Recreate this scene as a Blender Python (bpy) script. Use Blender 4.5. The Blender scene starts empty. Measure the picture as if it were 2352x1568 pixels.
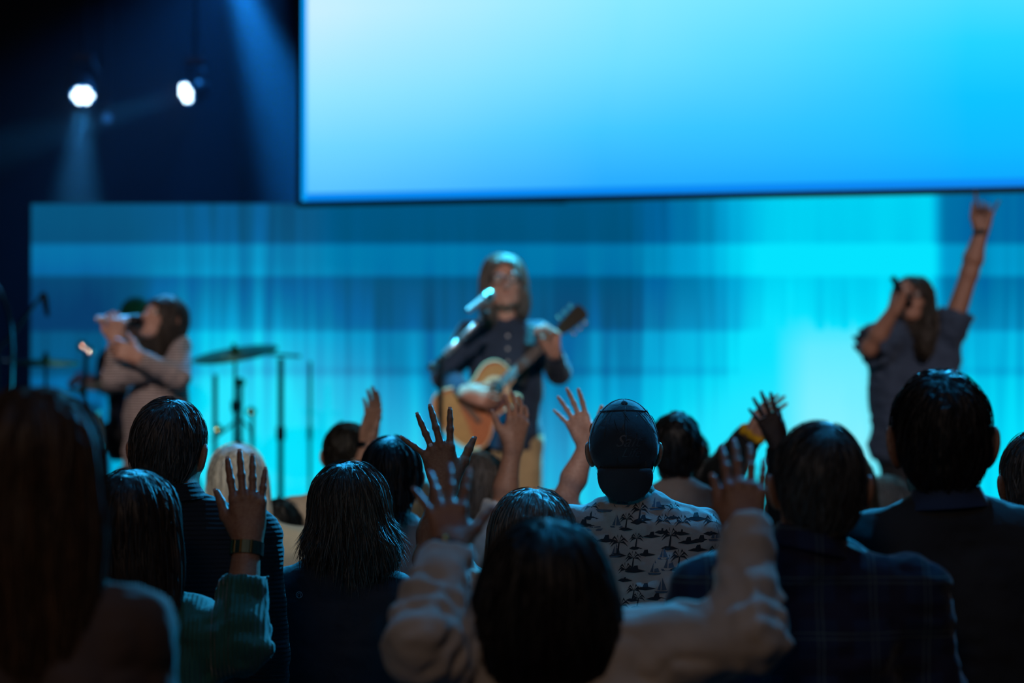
import bpy, math, random
import numpy as np
from mathutils import Vector, Matrix
from mathutils.bvhtree import BVHTree

random.seed(7)
RNG = np.random.default_rng(7)
SC = bpy.context.scene
COL = SC.collection
F_PX = 85.0 / 36.0 * 2352.0
CAM_Z = 1.75
PITCH = math.atan((890 - 784) / F_PX)

# ------------------------------------------------------------------ camera, world, exposure
cam_d = bpy.data.cameras.new('camera')
cam = bpy.data.objects.new('camera', cam_d)
COL.objects.link(cam)
cam.location = (0, 0, CAM_Z)
cam.rotation_euler = (math.pi / 2 + PITCH, 0, 0)
cam_d.sensor_width = 36
cam_d.lens = 85
cam_d.clip_end = 100
cam_d.dof.use_dof = True
cam_d.dof.focus_distance = 6.1
cam_d.dof.aperture_fstop = 2.0
SC.camera = cam
SC.view_settings.view_transform = 'Standard'
SC.view_settings.look = 'None'
SC.view_settings.gamma = 1
SC.view_settings.use_curve_mapping = False
SC.view_settings.exposure = 0.0
world = bpy.data.worlds.new('world')
SC.world = world
world.use_nodes = True
world.node_tree.nodes['Background'].inputs[0].default_value = (0.004, 0.012, 0.03, 1)
world.node_tree.nodes['Background'].inputs[1].default_value = 0.25
SC.cycles.max_bounces = 5
SC.cycles.diffuse_bounces = 2
SC.cycles.volume_bounces = 0


def px(x, y, D):
    """world point seen at photo pixel (x, y) at depth D along the view"""
    cx, cy = (x - 1176.0) / F_PX, (784.0 - y) / F_PX
    c, s = math.cos(PITCH), math.sin(PITCH)
    d = np.array([cx, c - cy * s, s + cy * c])
    return np.array([0, 0, CAM_Z]) + d * (D / d[1])


def aim(o, target):
    v = Vector(target) - o.location
    o.rotation_euler = v.to_track_quat('-Z', 'Y').to_euler()


def light(name, kind, loc, target, color, power, size=0.1, angle=30, blend=0.3, size_y=None, spread=None):
    d = bpy.data.lights.new(name, kind)
    o = bpy.data.objects.new(name, d)
    COL.objects.link(o)
    o.location = loc
    aim(o, target)
    d.color = color
    d.energy = power
    if kind == 'SPOT':
        d.spot_size = math.radians(angle)
        d.spot_blend = blend
        d.shadow_soft_size = size
    if kind == 'AREA':
        d.size = size
        if size_y:
            d.shape = 'RECTANGLE'
            d.size_y = size_y
        if spread:
            d.spread = math.radians(spread)
    return o


# front-of-house lamps on the performers (hung above and behind the audience)
light('front_spot_light', 'SPOT', (-3.2, 1.0, 6.2), (-1.6, 11.6, 1.9), (1.0, 0.80, 0.72), 1500, .1, 9, .5)
light('front_spot_light', 'SPOT', (0.3, 1.0, 6.2), (0.05, 11.3, 1.75), (1.0, 0.78, 0.70), 1700, .1, 9, .5)
light('front_spot_light', 'SPOT', (3.2, 1.0, 6.2), (1.95, 11.5, 1.8), (1.0, 0.82, 0.80), 1350, .1, 9, .5)
# blue stage back lights and an added boom spot, above the frame
light('blue_spot_light', 'SPOT', (0.62, 11.98, 3.9), (0.0, 11.3, 2.2), (0.03, 0.62, 1.0), 1700, .08, 26, .5)
light('blue_spot_light', 'SPOT', (-1.7, 13.2, 4.6), (-1.75, 11.2, 1.9), (0.05, 0.45, 1.0), 1000, .08, 34, .5)
light('blue_spot_light', 'SPOT', (-1.3, 10.3, 4.7), tuple(px(1060, 770, 10.88)), (0.05, 0.65, 1.0), 1100, .03, 9, .4)  # narrow spot added only to brighten the microphone boom
light('blue_spot_light', 'SPOT', (2.4, 11.0, 4.3), (0.9, 5.2, 1.4), (0.02, 0.46, 1.0), 2800, .06, 44, .5)
light('blue_spot_light', 'SPOT', (-0.9, 11.2, 4.9), (-0.6, 6.6, 1.4), (0.02, 0.46, 1.0), 1700, .06, 22, .6)
# blue ceiling lamps over the seats
light('ceiling_spot_light', 'SPOT', (1.9, 7.3, 6.7), (1.15, 5.2, 1.3), (0.02, 0.42, 1.0), 640, .06, 38, .5)
light('ceiling_spot_light', 'SPOT', (-0.9, 7.8, 6.7), (-0.5, 6.3, 1.3), (0.02, 0.42, 1.0), 260, .06, 30, .5)
# narrow spots added to imitate front-of-house spill on the first rows
light('front_spot_light', 'SPOT', (-0.6, 1.0, 6.4), tuple(px(640, 1160, 8.5)), (1.0, 0.88, 0.70), 700, .08, 8, .6)
light('front_spot_light', 'SPOT', (0.5, 1.0, 6.4), tuple(px(1335, 960, 7.8)), (1.0, 0.84, 0.74), 620, .08, 6, .6)
light('front_spot_light', 'SPOT', (1.6, 1.0, 6.4), tuple(px(1760, 930, 9.2)), (1.0, 0.84, 0.74), 420, .08, 6, .6)
# fill: warm for unseen house lamps behind the camera, blue added over the seats
light('house_fill_light', 'AREA', (-1.5, -3.5, 6.4), (0, 5.5, 1.3), (1.0, 0.70, 0.50), 74, 1.6)
light('house_fill_light', 'AREA', (0.5, 3.0, 6.9), (0.5, 5.0, 0), (0.06, 0.42, 1.0), 30, 3.0)

# ------------------------------------------------------------------ object helpers
def link(o, parent=None, keep=None):
    COL.objects.link(o)
    if parent is not None:
        o.parent = parent
    return o


def tag(o, label=None, cat=None, group=None, kind=None):
    if label:
        o['label'] = label
    if cat:
        o['category'] = cat
    if group:
        o['group'] = group
    if kind:
        o['kind'] = kind
    return o


def empty(name, loc):
    o = bpy.data.objects.new(name, None)
    o.empty_display_size = 0.1
    o.location = loc
    COL.objects.link(o)
    return o


class MB:
    """collects verts / faces in world coordinates, builds one mesh"""

    def __init__(self):
        self.v, self.f = [], []

    def add(self, vs, fs):
        n = len(self.v)
        self.v += [tuple(p) for p in vs]
        self.f += [tuple(i + n for i in f) for f in fs]
        return self

    def box(self, lo, hi):
        (x0, y0, z0), (x1, y1, z1) = lo, hi
        vs = [(x0, y0, z0), (x1, y0, z0), (x1, y1, z0), (x0, y1, z0), (x0, y0, z1), (x1, y0, z1), (x1, y1, z1), (x0, y1, z1)]
        return self.add(vs, [(0, 3, 2, 1), (4, 5, 6, 7), (0, 1, 5, 4), (1, 2, 6, 5), (2, 3, 7, 6), (3, 0, 4, 7)])

    def tube(self, pts, r, n=10, closed=False, caps=True):
        pts = [np.asarray(p, float) for p in pts]
        m = len(pts)
        rs = r if hasattr(r, '__len__') else [r] * m
        vs, fs = [], []
        ref = None
        for i in range(m):
            a = pts[(i - 1) % m] if (closed or i > 0) else pts[i]
            b = pts[(i + 1) % m] if (closed or i < m - 1) else pts[i]
            t = b - a
            t = t / (np.linalg.norm(t) + 1e-9)
            if ref is None:
                ref = np.array([0, 0, 1.0]) if abs(t[2]) < .9 else np.array([1.0, 0, 0])
            u = np.cross(t, ref)
            u /= np.linalg.norm(u) + 1e-9
            w = np.cross(u, t)
            ref = w
            for k in range(n):
                an = 2 * math.pi * k / n
                vs.append(pts[i] + rs[i] * (math.cos(an) * u + math.sin(an) * w))
        for i in range(m if closed else m - 1):
            j = (i + 1) % m
            for k in range(n):
                l = (k + 1) % n
                fs.append((i * n + k, j * n + k, j * n + l, i * n + l))
        if caps and not closed:
            fs.append(tuple(range(n)))
            fs.append(tuple((m - 1) * n + k for k in reversed(range(n))))
        return self.add(vs, fs)

    def lathe(self, c, axis, prof, n=28):
        """prof: (offset along axis, radius) pairs"""
        c = np.asarray(c, float)
        ax = np.asarray(axis, float)
        ax = ax / np.linalg.norm(ax)
        u = np.cross(ax, [0, 0, 1.0] if abs(ax[2]) < .9 else [1.0, 0, 0])
        u /= np.linalg.norm(u)
        w = np.cross(ax, u)
        vs, fs = [], []
        for (o, r) in prof:
            for k in range(n):
                an = 2 * math.pi * k / n
                vs.append(c + ax * o + r * (math.cos(an) * u + math.sin(an) * w))
        for i in range(len(prof) - 1):
            for k in range(n):
                l = (k + 1) % n
                fs.append((i * n + k, i * n + l, (i + 1) * n + l, (i + 1) * n + k))
        fs.append(tuple(reversed(range(n))))
        fs.append(tuple((len(prof) - 1) * n + k for k in range(n)))
        return self.add(vs, fs)

    def build(self, name, mat, parent=None, smooth=False, base=None, bevel=0):
        me = bpy.data.meshes.new(name)
        b = np.zeros(3)
        if base is not None:
            b = np.asarray(base, float)
        elif parent is not None:
            p = parent
            while p is not None:
                b = b + np.array(p.location)
                p = p.parent
        else:
            a = np.array(self.v)
            b = np.array([(a[:, 0].min() + a[:, 0].max()) / 2, (a[:, 1].min() + a[:, 1].max()) / 2, a[:, 2].min()])
        me.from_pydata([tuple(np.asarray(p) - b) for p in self.v], [], self.f)
        me.validate()
        if smooth:
            me.shade_smooth()
            me.set_sharp_from_angle(angle=math.radians(40))
        o = bpy.data.objects.new(name, me)
        me.materials.append(mat)
        if parent is None:
            o.location = b
        link(o, parent)
        if bevel:
            m = o.modifiers.new('bevel', 'BEVEL')
            m.width = bevel
            m.segments = 2
            m.limit_method = 'ANGLE'
        return o


# ------------------------------------------------------------------ materials
MATS = {}


def srgb(r, g, b):
    def f(c):
        c /= 255.0
        return c / 12.92 if c <= .04045 else ((c + .055) / 1.055) ** 2.4
    return (f(r), f(g), f(b), 1)


def new_mat(name):
    m = bpy.data.materials.new(name)
    m.use_nodes = True
    nt = m.node_tree
    return m, nt, nt.nodes['Principled BSDF']


def N(nt, kind, **kw):
    n = nt.nodes.new(kind)
    for k, v in kw.items():
        setattr(n, k, v)
    return n


def mapped(nt, scale, kind='Object'):
    tc = N(nt, 'ShaderNodeTexCoord')
    mp = N(nt, 'ShaderNodeMapping')
    mp.inputs['Scale'].default_value = scale
    nt.links.new(tc.outputs[kind], mp.inputs[0])
    return mp.outputs[0]


def ramp_node(nt, fac, stops, interp='LINEAR'):
    r = N(nt, 'ShaderNodeValToRGB')
    r.color_ramp.interpolation = interp
    el = r.color_ramp.elements
    while len(el) < len(stops):
        el.new(0.5)
    for e, (p, c) in zip(el, sorted(stops, key=lambda s: s[0])):
        e.position = p
        e.color = c if hasattr(c, '__len__') else (c, c, c, 1)
    nt.links.new(fac, r.inputs[0])
    return r.outputs[0]


def math_node(nt, op, a, b=None, clamp=False):
    n = N(nt, 'ShaderNodeMath', operation=op)
    n.use_clamp = clamp
    for i, s in enumerate((a, b)):
        if s is None:
            continue
        if isinstance(s, (int, float)):
            n.inputs[i].default_value = s
        else:
            nt.links.new(s, n.inputs[i])
    return n.outputs[0]


def bump(nt, bs, height, strength, dist=0.01):
    b = N(nt, 'ShaderNodeBump')
    b.inputs['Strength'].default_value = strength
    b.inputs['Distance'].default_value = dist
    nt.links.new(height, b.inputs['Height'])
    nt.links.new(b.outputs[0], bs.inputs['Normal'])


def mat_plain(key, col, rough=.5, metal=0, spec=.5, noise=0.12, nscale=8):
    if key in MATS:
        return MATS[key]
    m, nt, bs = new_mat(key)
    co = mapped(nt, (nscale,) * 3)
    nz = N(nt, 'ShaderNodeTexNoise')
    nz.inputs['Detail'].default_value = 3
    nt.links.new(co, nz.inputs[0])
    d = tuple(c * (1 - noise * 1.5) for c in col[:3]) + (1,)
    l = tuple(min(1, c * (1 + noise)) for c in col[:3]) + (1,)
    nt.links.new(ramp_node(nt, nz.outputs[0], [(.3, d), (.7, l)]), bs.inputs['Base Color'])
    bs.inputs['Roughness'].default_value = rough
    bs.inputs['Metallic'].default_value = metal
    bs.inputs['Specular IOR Level'].default_value = spec
    MATS[key] = m
    return m


def mat_skin(key, col):
    if key in MATS:
        return MATS[key]
    m, nt, bs = new_mat(key)
    co = mapped(nt, (30,) * 3)
    nz = N(nt, 'ShaderNodeTexNoise')
    nz.inputs['Detail'].default_value = 4
    nt.links.new(co, nz.inputs[0])
    d = (col[0] * .78, col[1] * .66, col[2] * .62, 1)
    l = tuple(min(1, c * 1.1) for c in col[:3]) + (1,)
    nt.links.new(ramp_node(nt, nz.outputs[0], [(.3, d), (.7, l)]), bs.inputs['Base Color'])
    n2 = N(nt, 'ShaderNodeTexNoise')
    n2.inputs['Scale'].default_value = 14
    n2.inputs['Detail'].default_value = 6
    n2.inputs['Distortion'].default_value = .8
    nt.links.new(co, n2.inputs[0])
    bump(nt, bs, n2.outputs[0], .35, .002)
    bs.inputs['Roughness'].default_value = .48
    MATS[key] = m
    return m


def mat_cloth(key, col, pattern=None, rough=.85, sheen=.25, col2=None):
    if key in MATS:
        return MATS[key]
    m, nt, bs = new_mat(key)
    co = mapped(nt, (1, 1, 1))
    nz = N(nt, 'ShaderNodeTexNoise')
    nz.inputs['Scale'].default_value = 9
    nz.inputs['Detail'].default_value = 5
    nt.links.new(co, nz.inputs[0])
    d = tuple(c * .78 for c in col[:3]) + (1,)
    l = tuple(min(1, c * 1.15) for c in col[:3]) + (1,)
    base = ramp_node(nt, nz.outputs[0], [(.3, d), (.7, l)])
    height = None
    if pattern == 'rib':            # fine knitted ribs running round the body
        w = N(nt, 'ShaderNodeTexWave', bands_direction='Z')
        w.inputs['Scale'].default_value = 28
        w.inputs['Distortion'].default_value = .6
        nt.links.new(co, w.inputs[0])
        height = w.outputs[1]
    elif pattern == 'ribv':
        w = N(nt, 'ShaderNodeTexWave', bands_direction='X')
        w.inputs['Scale'].default_value = 30
        w.inputs['Distortion'].default_value = .8
        nt.links.new(co, w.inputs[0])
        height = w.outputs[1]
    elif pattern == 'stripe':       # woven stripes
        w = N(nt, 'ShaderNodeTexWave', bands_direction='Z')
        w.inputs['Scale'].default_value = 25
        w.inputs['Distortion'].default_value = 1.0
        w.inputs['Detail Scale'].default_value = .4
        nt.links.new(co, w.inputs[0])
        mx = N(nt, 'ShaderNodeMix', data_type='RGBA')
        nt.links.new(ramp_node(nt, w.outputs[1], [(.45, 0.0), (.6, 1.0)]), mx.inputs[0])
        nt.links.new(base, mx.inputs[6])
        mx.inputs[7].default_value = col2
        base = mx.outputs[2]
    elif pattern == 'plaid':
        sx = N(nt, 'ShaderNodeSeparateXYZ')
        nt.links.new(co, sx.inputs[0])
        masks = []
        for ax in ('X', 'Z'):
            v = sx.outputs[ax]
            fr = math_node(nt, 'FRACT', math_node(nt, 'MULTIPLY', v, 1 / .105))
            lines = ramp_node(nt, fr, [(0, 0.0), (.05, 0.0), (.06, .8), (.075, .8), (.085, 0.0), (.15, 0.0), (.16, .9), (.175, .9), (.185, 0.0), (1, 0.0)])
            wide = ramp_node(nt, fr, [(0, 0.0), (.4, 0.0), (.43, .55), (.7, .55), (.73, 0.0), (1, 0.0)])
            masks.append((lines, wide))
        mw = N(nt, 'ShaderNodeMix', data_type='RGBA')
        nt.links.new(math_node(nt, 'MAXIMUM', masks[0][1], masks[1][1]), mw.inputs[0])
        nt.links.new(base, mw.inputs[6])
        mw.inputs[7].default_value = (col[0] * .3 + .008, col[1] * .25, col[2] * .25, 1)
        ml = N(nt, 'ShaderNodeMix', data_type='RGBA')
        nt.links.new(math_node(nt, 'MAXIMUM', masks[0][0], masks[1][0]), ml.inputs[0])
        nt.links.new(mw.outputs[2], ml.inputs[6])
        ml.inputs[7].default_value = col2
        base = ml.outputs[2]
    elif pattern == 'floral':
        v = N(nt, 'ShaderNodeTexVoronoi')
        v.inputs['Scale'].default_value = 26
        nt.links.new(co, v.inputs[0])
        mx = N(nt, 'ShaderNodeMix', data_type='RGBA')
        nt.links.new(ramp_node(nt, v.outputs[0], [(.25, 1.0), (.34, 0.0)]), mx.inputs[0])
        nt.links.new(base, mx.inputs[6])
        mx.inputs[7].default_value = col2
        base = mx.outputs[2]
    nt.links.new(base, bs.inputs['Base Color'])
    fine = N(nt, 'ShaderNodeTexNoise')
    fine.inputs['Scale'].default_value = 22
    fine.inputs['Detail'].default_value = 7
    fine.inputs['Distortion'].default_value = .5
    nt.links.new(co, fine.inputs[0])
    if height is not None:
        height = math_node(nt, 'ADD', math_node(nt, 'MULTIPLY', height, .8), fine.outputs[0])
        bump(nt, bs, height, .8, .004)
    else:
        bump(nt, bs, fine.outputs[0], .55, .008)
    bs.inputs['Roughness'].default_value = rough
    bs.inputs['Specular IOR Level'].default_value = .25
    bs.inputs['Sheen Weight'].default_value = sheen
    bs.inputs['Sheen Roughness'].default_value = .4
    MATS[key] = m
    return m


def mat_hair(key, col, rough=.54, spec=.42):
    if key in MATS:
        return MATS[key]
    m, nt, bs = new_mat(key)
    co = mapped(nt, (160, 160, 12))
    nz = N(nt, 'ShaderNodeTexNoise')
    nz.inputs['Scale'].default_value = 1
    nz.inputs['Detail'].default_value = 3
    nt.links.new(co, nz.inputs[0])
    d = tuple(c * .5 for c in col[:3]) + (1,)
    l = tuple(min(1, c * 1.5) for c in col[:3]) + (1,)
    at = N(nt, 'ShaderNodeAttribute')
    at.attribute_name = 'tint'
    mx = N(nt, 'ShaderNodeVectorMath', operation='SCALE')
    nt.links.new(ramp_node(nt, nz.outputs[0], [(.3, d), (.7, l)]), mx.inputs[0])
    nt.links.new(at.outputs['Fac'], mx.inputs['Scale'])
    nt.links.new(mx.outputs[0], bs.inputs['Base Color'])
    bump(nt, bs, nz.outputs[0], .6, .003)
    bs.inputs['Roughness'].default_value = rough
    bs.inputs['Specular IOR Level'].default_value = spec
    MATS[key] = m
    return m


def mat_emit(key, col, strength):
    if key in MATS:
        return MATS[key]
    m, nt, bs = new_mat(key)
    bs.inputs['Base Color'].default_value = (0.02, .02, .02, 1)
    bs.inputs['Emission Color'].default_value = col
    bs.inputs['Emission Strength'].default_value = strength
    MATS[key] = m
    return m


BLACK_METAL = mat_plain('black_metal', (.012, .012, .014, 1), .38, .6)
CHROME = mat_plain('chrome', (.75, .78, .8, 1), .16, 1.0, noise=.03)
BLACK_PLASTIC = mat_plain('black_plastic', (.015, .015, .017, 1), .45)


# ------------------------------------------------------------------ implicit surfaces
_T = RNG.random((32, 32, 32)).astype(np.float32)


def vnoise(p):
    i = np.floor(p).astype(np.int32)
    f = (p - i).astype(np.float32)
    f = f * f * (3 - 2 * f)
    i0, i1 = i & 31, (i + 1) & 31
    x0, y0, z0 = i0[:, 0], i0[:, 1], i0[:, 2]
    x1, y1, z1 = i1[:, 0], i1[:, 1], i1[:, 2]
    fx, fy, fz = f[:, 0], f[:, 1], f[:, 2]
    a = _T[x0, y0, z0] * (1 - fx) + _T[x1, y0, z0] * fx
    b = _T[x0, y1, z0] * (1 - fx) + _T[x1, y1, z0] * fx
    c = _T[x0, y0, z1] * (1 - fx) + _T[x1, y0, z1] * fx
    d = _T[x0, y1, z1] * (1 - fx) + _T[x1, y1, z1] * fx
    return ((a * (1 - fy) + b * fy) * (1 - fz) + (c * (1 - fy) + d * fy) * fz) * 2 - 1


class SDF:
    def __init__(self):
        self.ops = []
        self.lo = np.full(3, 1e9)
        self.hi = np.full(3, -1e9)
        self.disp = None

    def _bb(self, pts, r):
        for p in pts:
            self.lo = np.minimum(self.lo, np.asarray(p) - r)
            self.hi = np.maximum(self.hi, np.asarray(p) + r)

    def cap(self, a, b, ra, rb=None, k=.02, op='u'):
        rb = ra if rb is None else rb
        a, b = np.asarray(a, float), np.asarray(b, float)
        self.ops.append(('c', a.astype(np.float32), (b - a).astype(np.float32), ra, rb, k, op))
        if op == 'u':
            self._bb([a, b], max(ra, rb) + .012)
        return self

    def chain(self, pts, rs, k=.02, op='u'):
        for i in range(len(pts) - 1):
            self.cap(pts[i], pts[i + 1], rs[i], rs[i + 1], k if i == 0 else min(k, .012), op)
        return self

    def ell(self, c, r, R=None, k=.02, op='u'):
        c, r = np.asarray(c, float), np.asarray(r, float)
        R = np.eye(3) if R is None else np.asarray(R)
        self.ops.append(('e', c.astype(np.float32), r.astype(np.float32), R.astype(np.float32), None, k, op))
        if op == 'u':
            ext = np.sqrt(((R * r[None, :]) ** 2).sum(1)) + .012
            self.lo = np.minimum(self.lo, c - ext)
            self.hi = np.maximum(self.hi, c + ext)
        return self

    def plane(self, p0, n, k=.005):
        """keep the side the normal points away from"""
        n = np.asarray(n, float)
        n = n / np.linalg.norm(n)
        self.ops.append(('p', np.asarray(p0, np.float32), n.astype(np.float32), 0, 0, k, 'i'))
        return self

    def __call__(self, P):
        P = P.astype(np.float32)
        d = np.full(len(P), 10.0, np.float32)
        for (t, a, b, c, e, k, op) in self.ops:
            if t == 'c':
                q = P - a
                bb = max(float(b @ b), 1e-9)
                h = np.clip((q @ b) / bb, 0, 1)
                q -= h[:, None] * b
                di = np.sqrt(np.einsum('ij,ij->i', q, q)) - (c + (e - c) * h)
            elif t == 'e':
                q = (P - a) @ c
                q1 = q / b
                q2 = q1 / b
                k0 = np.sqrt(np.einsum('ij,ij->i', q1, q1)) + 1e-9
                k1 = np.sqrt(np.einsum('ij,ij->i', q2, q2)) + 1e-9
                di = k0 * (k0 - 1) / k1
            else:
                di = (P - a) @ b
            if op == 'u':
                if k > 0:
                    h = np.maximum(k - np.abs(d - di), 0) / k
                    d = np.minimum(d, di) - h * h * k * .25
                else:
                    d = np.minimum(d, di)
            elif op == 's':
                di = -di
                h = np.maximum(k - np.abs(d - di), 0) / k
                d = np.maximum(d, di) + h * h * k * .25
            else:
                h = np.maximum(k - np.abs(d - di), 0) / k
                d = np.maximum(d, di) + h * h * k * .25
        if self.disp is not None:
            m = np.abs(d) < .06
            if m.any():
                d[m] += self.disp(P[m])
        return d


def polygonize(f, h, lo=None, hi=None):
    lo = f.lo if lo is None else np.asarray(lo)
    hi = f.hi if hi is None else np.asarray(hi)
    B = 5
    lo = lo - 2 * h
    nb = np.maximum(np.ceil((hi + 2 * h - lo) / (B * h)).astype(int), 1)
    g = np.stack(np.meshgrid(*[np.arange(n) for n in nb], indexing='ij'), -1).reshape(-1, 3)
    ctr = lo + (g + .5 - .5 / B) * (B * h)
    d = f(ctr)
    act = np.abs(d) < B * h * 1.45 + .006
    vals = np.repeat(np.repeat(np.repeat(d.reshape(nb), B, 0), B, 1), B, 2).astype(np.float32)
    ga = g[act]
    off = np.stack(np.meshgrid(*[np.arange(B)] * 3, indexing='ij'), -1).reshape(-1, 3)
    idx = (ga[:, None, :] * B + off[None]).reshape(-1, 3)
    vals[idx[:, 0], idx[:, 1], idx[:, 2]] = f(lo + idx * h)
    s = vals < 0
    n = np.array(vals.shape)
    c = [s[dx:n[0] - 1 + dx, dy:n[1] - 1 + dy, dz:n[2] - 1 + dz] for dx in (0, 1) for dy in (0, 1) for dz in (0, 1)]
    cnt = sum(x.astype(np.int8) for x in c)
    cells = np.argwhere((cnt > 0) & (cnt < 8))
    if len(cells) == 0:
        return np.zeros((0, 3)), np.zeros((0, 4), int)
    acc = np.zeros((len(cells), 3), np.float32)
    num = np.zeros(len(cells), np.float32)
    corners = [(0, 0, 0), (1, 0, 0), (0, 1, 0), (1, 1, 0), (0, 0, 1), (1, 0, 1), (0, 1, 1), (1, 1, 1)]
    cv = [vals[cells[:, 0] + a, cells[:, 1] + b, cells[:, 2] + e] for (a, b, e) in corners]
    for i in range(8):
        for ax in range(3):
            if corners[i][ax] == 0:
                q = list(corners[i])
                q[ax] = 1
                j = corners.index(tuple(q))
                m = (cv[i] < 0) != (cv[j] < 0)
                t = cv[i][m] / (cv[i][m] - cv[j][m])
                p = np.tile(np.array(corners[i], np.float32), (m.sum(), 1))
                p[:, ax] = t
                acc[m] += p
                num[m] += 1
    V = lo + (cells + acc / num[:, None]) * h
    idm = np.full(n - 1, -1, np.int32)
    idm[cells[:, 0], cells[:, 1], cells[:, 2]] = np.arange(len(cells))
    quads = []
    for ax in range(3):
        u, w = (ax + 1) % 3, (ax + 2) % 3
        sl0 = [slice(None)] * 3
        sl1 = [slice(None)] * 3
        sl0[ax] = slice(0, n[ax] - 1)
        sl1[ax] = slice(1, n[ax])
        s0, s1 = s[tuple(sl0)], s[tuple(sl1)]
        e = np.argwhere(s0 != s1)
        e = e[(e[:, u] > 0) & (e[:, w] > 0) & (e[:, u] < n[u] - 1) & (e[:, w] < n[w] - 1)]
        inside = s[e[:, 0], e[:, 1], e[:, 2]]
        def at(du, dw):
            q = e.copy()
            q[:, u] += du
            q[:, w] += dw
            return idm[q[:, 0], q[:, 1], q[:, 2]]
        Q = np.stack([at(-1, -1), at(0, -1), at(0, 0), at(-1, 0)], 1)
        Q[~inside] = Q[~inside][:, ::-1]
        quads.append(Q)
    Q = np.concatenate(quads)
    Q = Q[(Q >= 0).all(1)]
    return V, Q


def np_mesh(name, V, Q, mat, parent, base, smooth=True):
    me = bpy.data.meshes.new(name)
    V = (np.asarray(V) - np.asarray(base)).astype(np.float32)
    Q = np.asarray(Q, np.int32)
    me.vertices.add(len(V))
    me.vertices.foreach_set('co', V.ravel())
    me.loops.add(Q.size)
    me.loops.foreach_set('vertex_index', Q.ravel())
    me.polygons.add(len(Q))
    me.polygons.foreach_set('loop_start', np.arange(len(Q), dtype=np.int32) * Q.shape[1])
    me.polygons.foreach_set('loop_total', np.full(len(Q), Q.shape[1], np.int32))
    me.polygons.foreach_set('use_smooth', np.full(len(Q), smooth, bool))
    me.update(calc_edges=True)
    me.materials.append(mat)
    o = bpy.data.objects.new(name, me)
    link(o, parent)
    return o


def join(parts):
    V, Q, n = [], [], 0
    for v, q in parts:
        if len(v) == 0:
            continue
        V.append(v)
        Q.append(q + n)
        n += len(v)
    return np.concatenate(V), np.concatenate(Q)


def grad(f, P, e=.002):
    d0 = f(P)
    g = np.stack([f(P + np.eye(3)[i] * e) - d0 for i in range(3)], 1)
    g /= np.linalg.norm(g, axis=1, keepdims=True) + 1e-9
    return d0, g


def rot(rx=0, ry=0, rz=0):
    return np.array(Matrix.Rotation(math.radians(rz), 3, 'Z') @ Matrix.Rotation(math.radians(rx), 3, 'X') @ Matrix.Rotation(math.radians(ry), 3, 'Y'))


def unit(v):
    v = np.asarray(v, float)
    return v / (np.linalg.norm(v) + 1e-12)

# ------------------------------------------------------------------ the hall
STAGE_Z = 0.55
M_WALL = mat_plain('wall_paint', (.006, .010, .020, 1), .9, spec=.1)
M_FLOOR = mat_plain('carpet', (.02, .02, .024, 1), .95, spec=.1)
M_STAGE = mat_plain('stage_floor', (.012, .013, .016, 1), .5)


def slab(name, lo, hi, mat, kind='structure'):
    return tag(MB().box(lo, hi).build(name, mat), kind=kind)


slab('floor', (-7, -6, -.1), (7, 16.4, 0), M_FLOOR)
slab('wall_back', (-7, 16.2, 0), (7, 16.4, 7), M_WALL)
slab('wall_left', (-7.2, -6, 0), (-7, 16.4, 7), M_WALL)
slab('wall_right', (7, -6, 0), (7.2, 16.4, 7), M_WALL)
slab('ceiling', (-7.2, -6, 7), (7.2, 16.4, 7.1), M_WALL)
slab('floor_stage', (-5.5, 10.2, 0), (5.5, 16.2, STAGE_Z), M_STAGE)
slab('floor_drum_riser', (-3.6, 12.15, STAGE_Z), (-.85, 13.75, STAGE_Z + .38), M_STAGE)

# ------------------------------------------------------------------ big screen above the stage
SA = px(693, 462, 12.6)
SB = px(2352, 428, 11.67)
SB[2] = SA[2]
sdir = unit(SB - SA)
SW, SH = 4.9, 2.75
snorm = np.array([sdir[1], -sdir[0], 0])            # towards the audience
if snorm[1] > 0:
    snorm = -snorm


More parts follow.
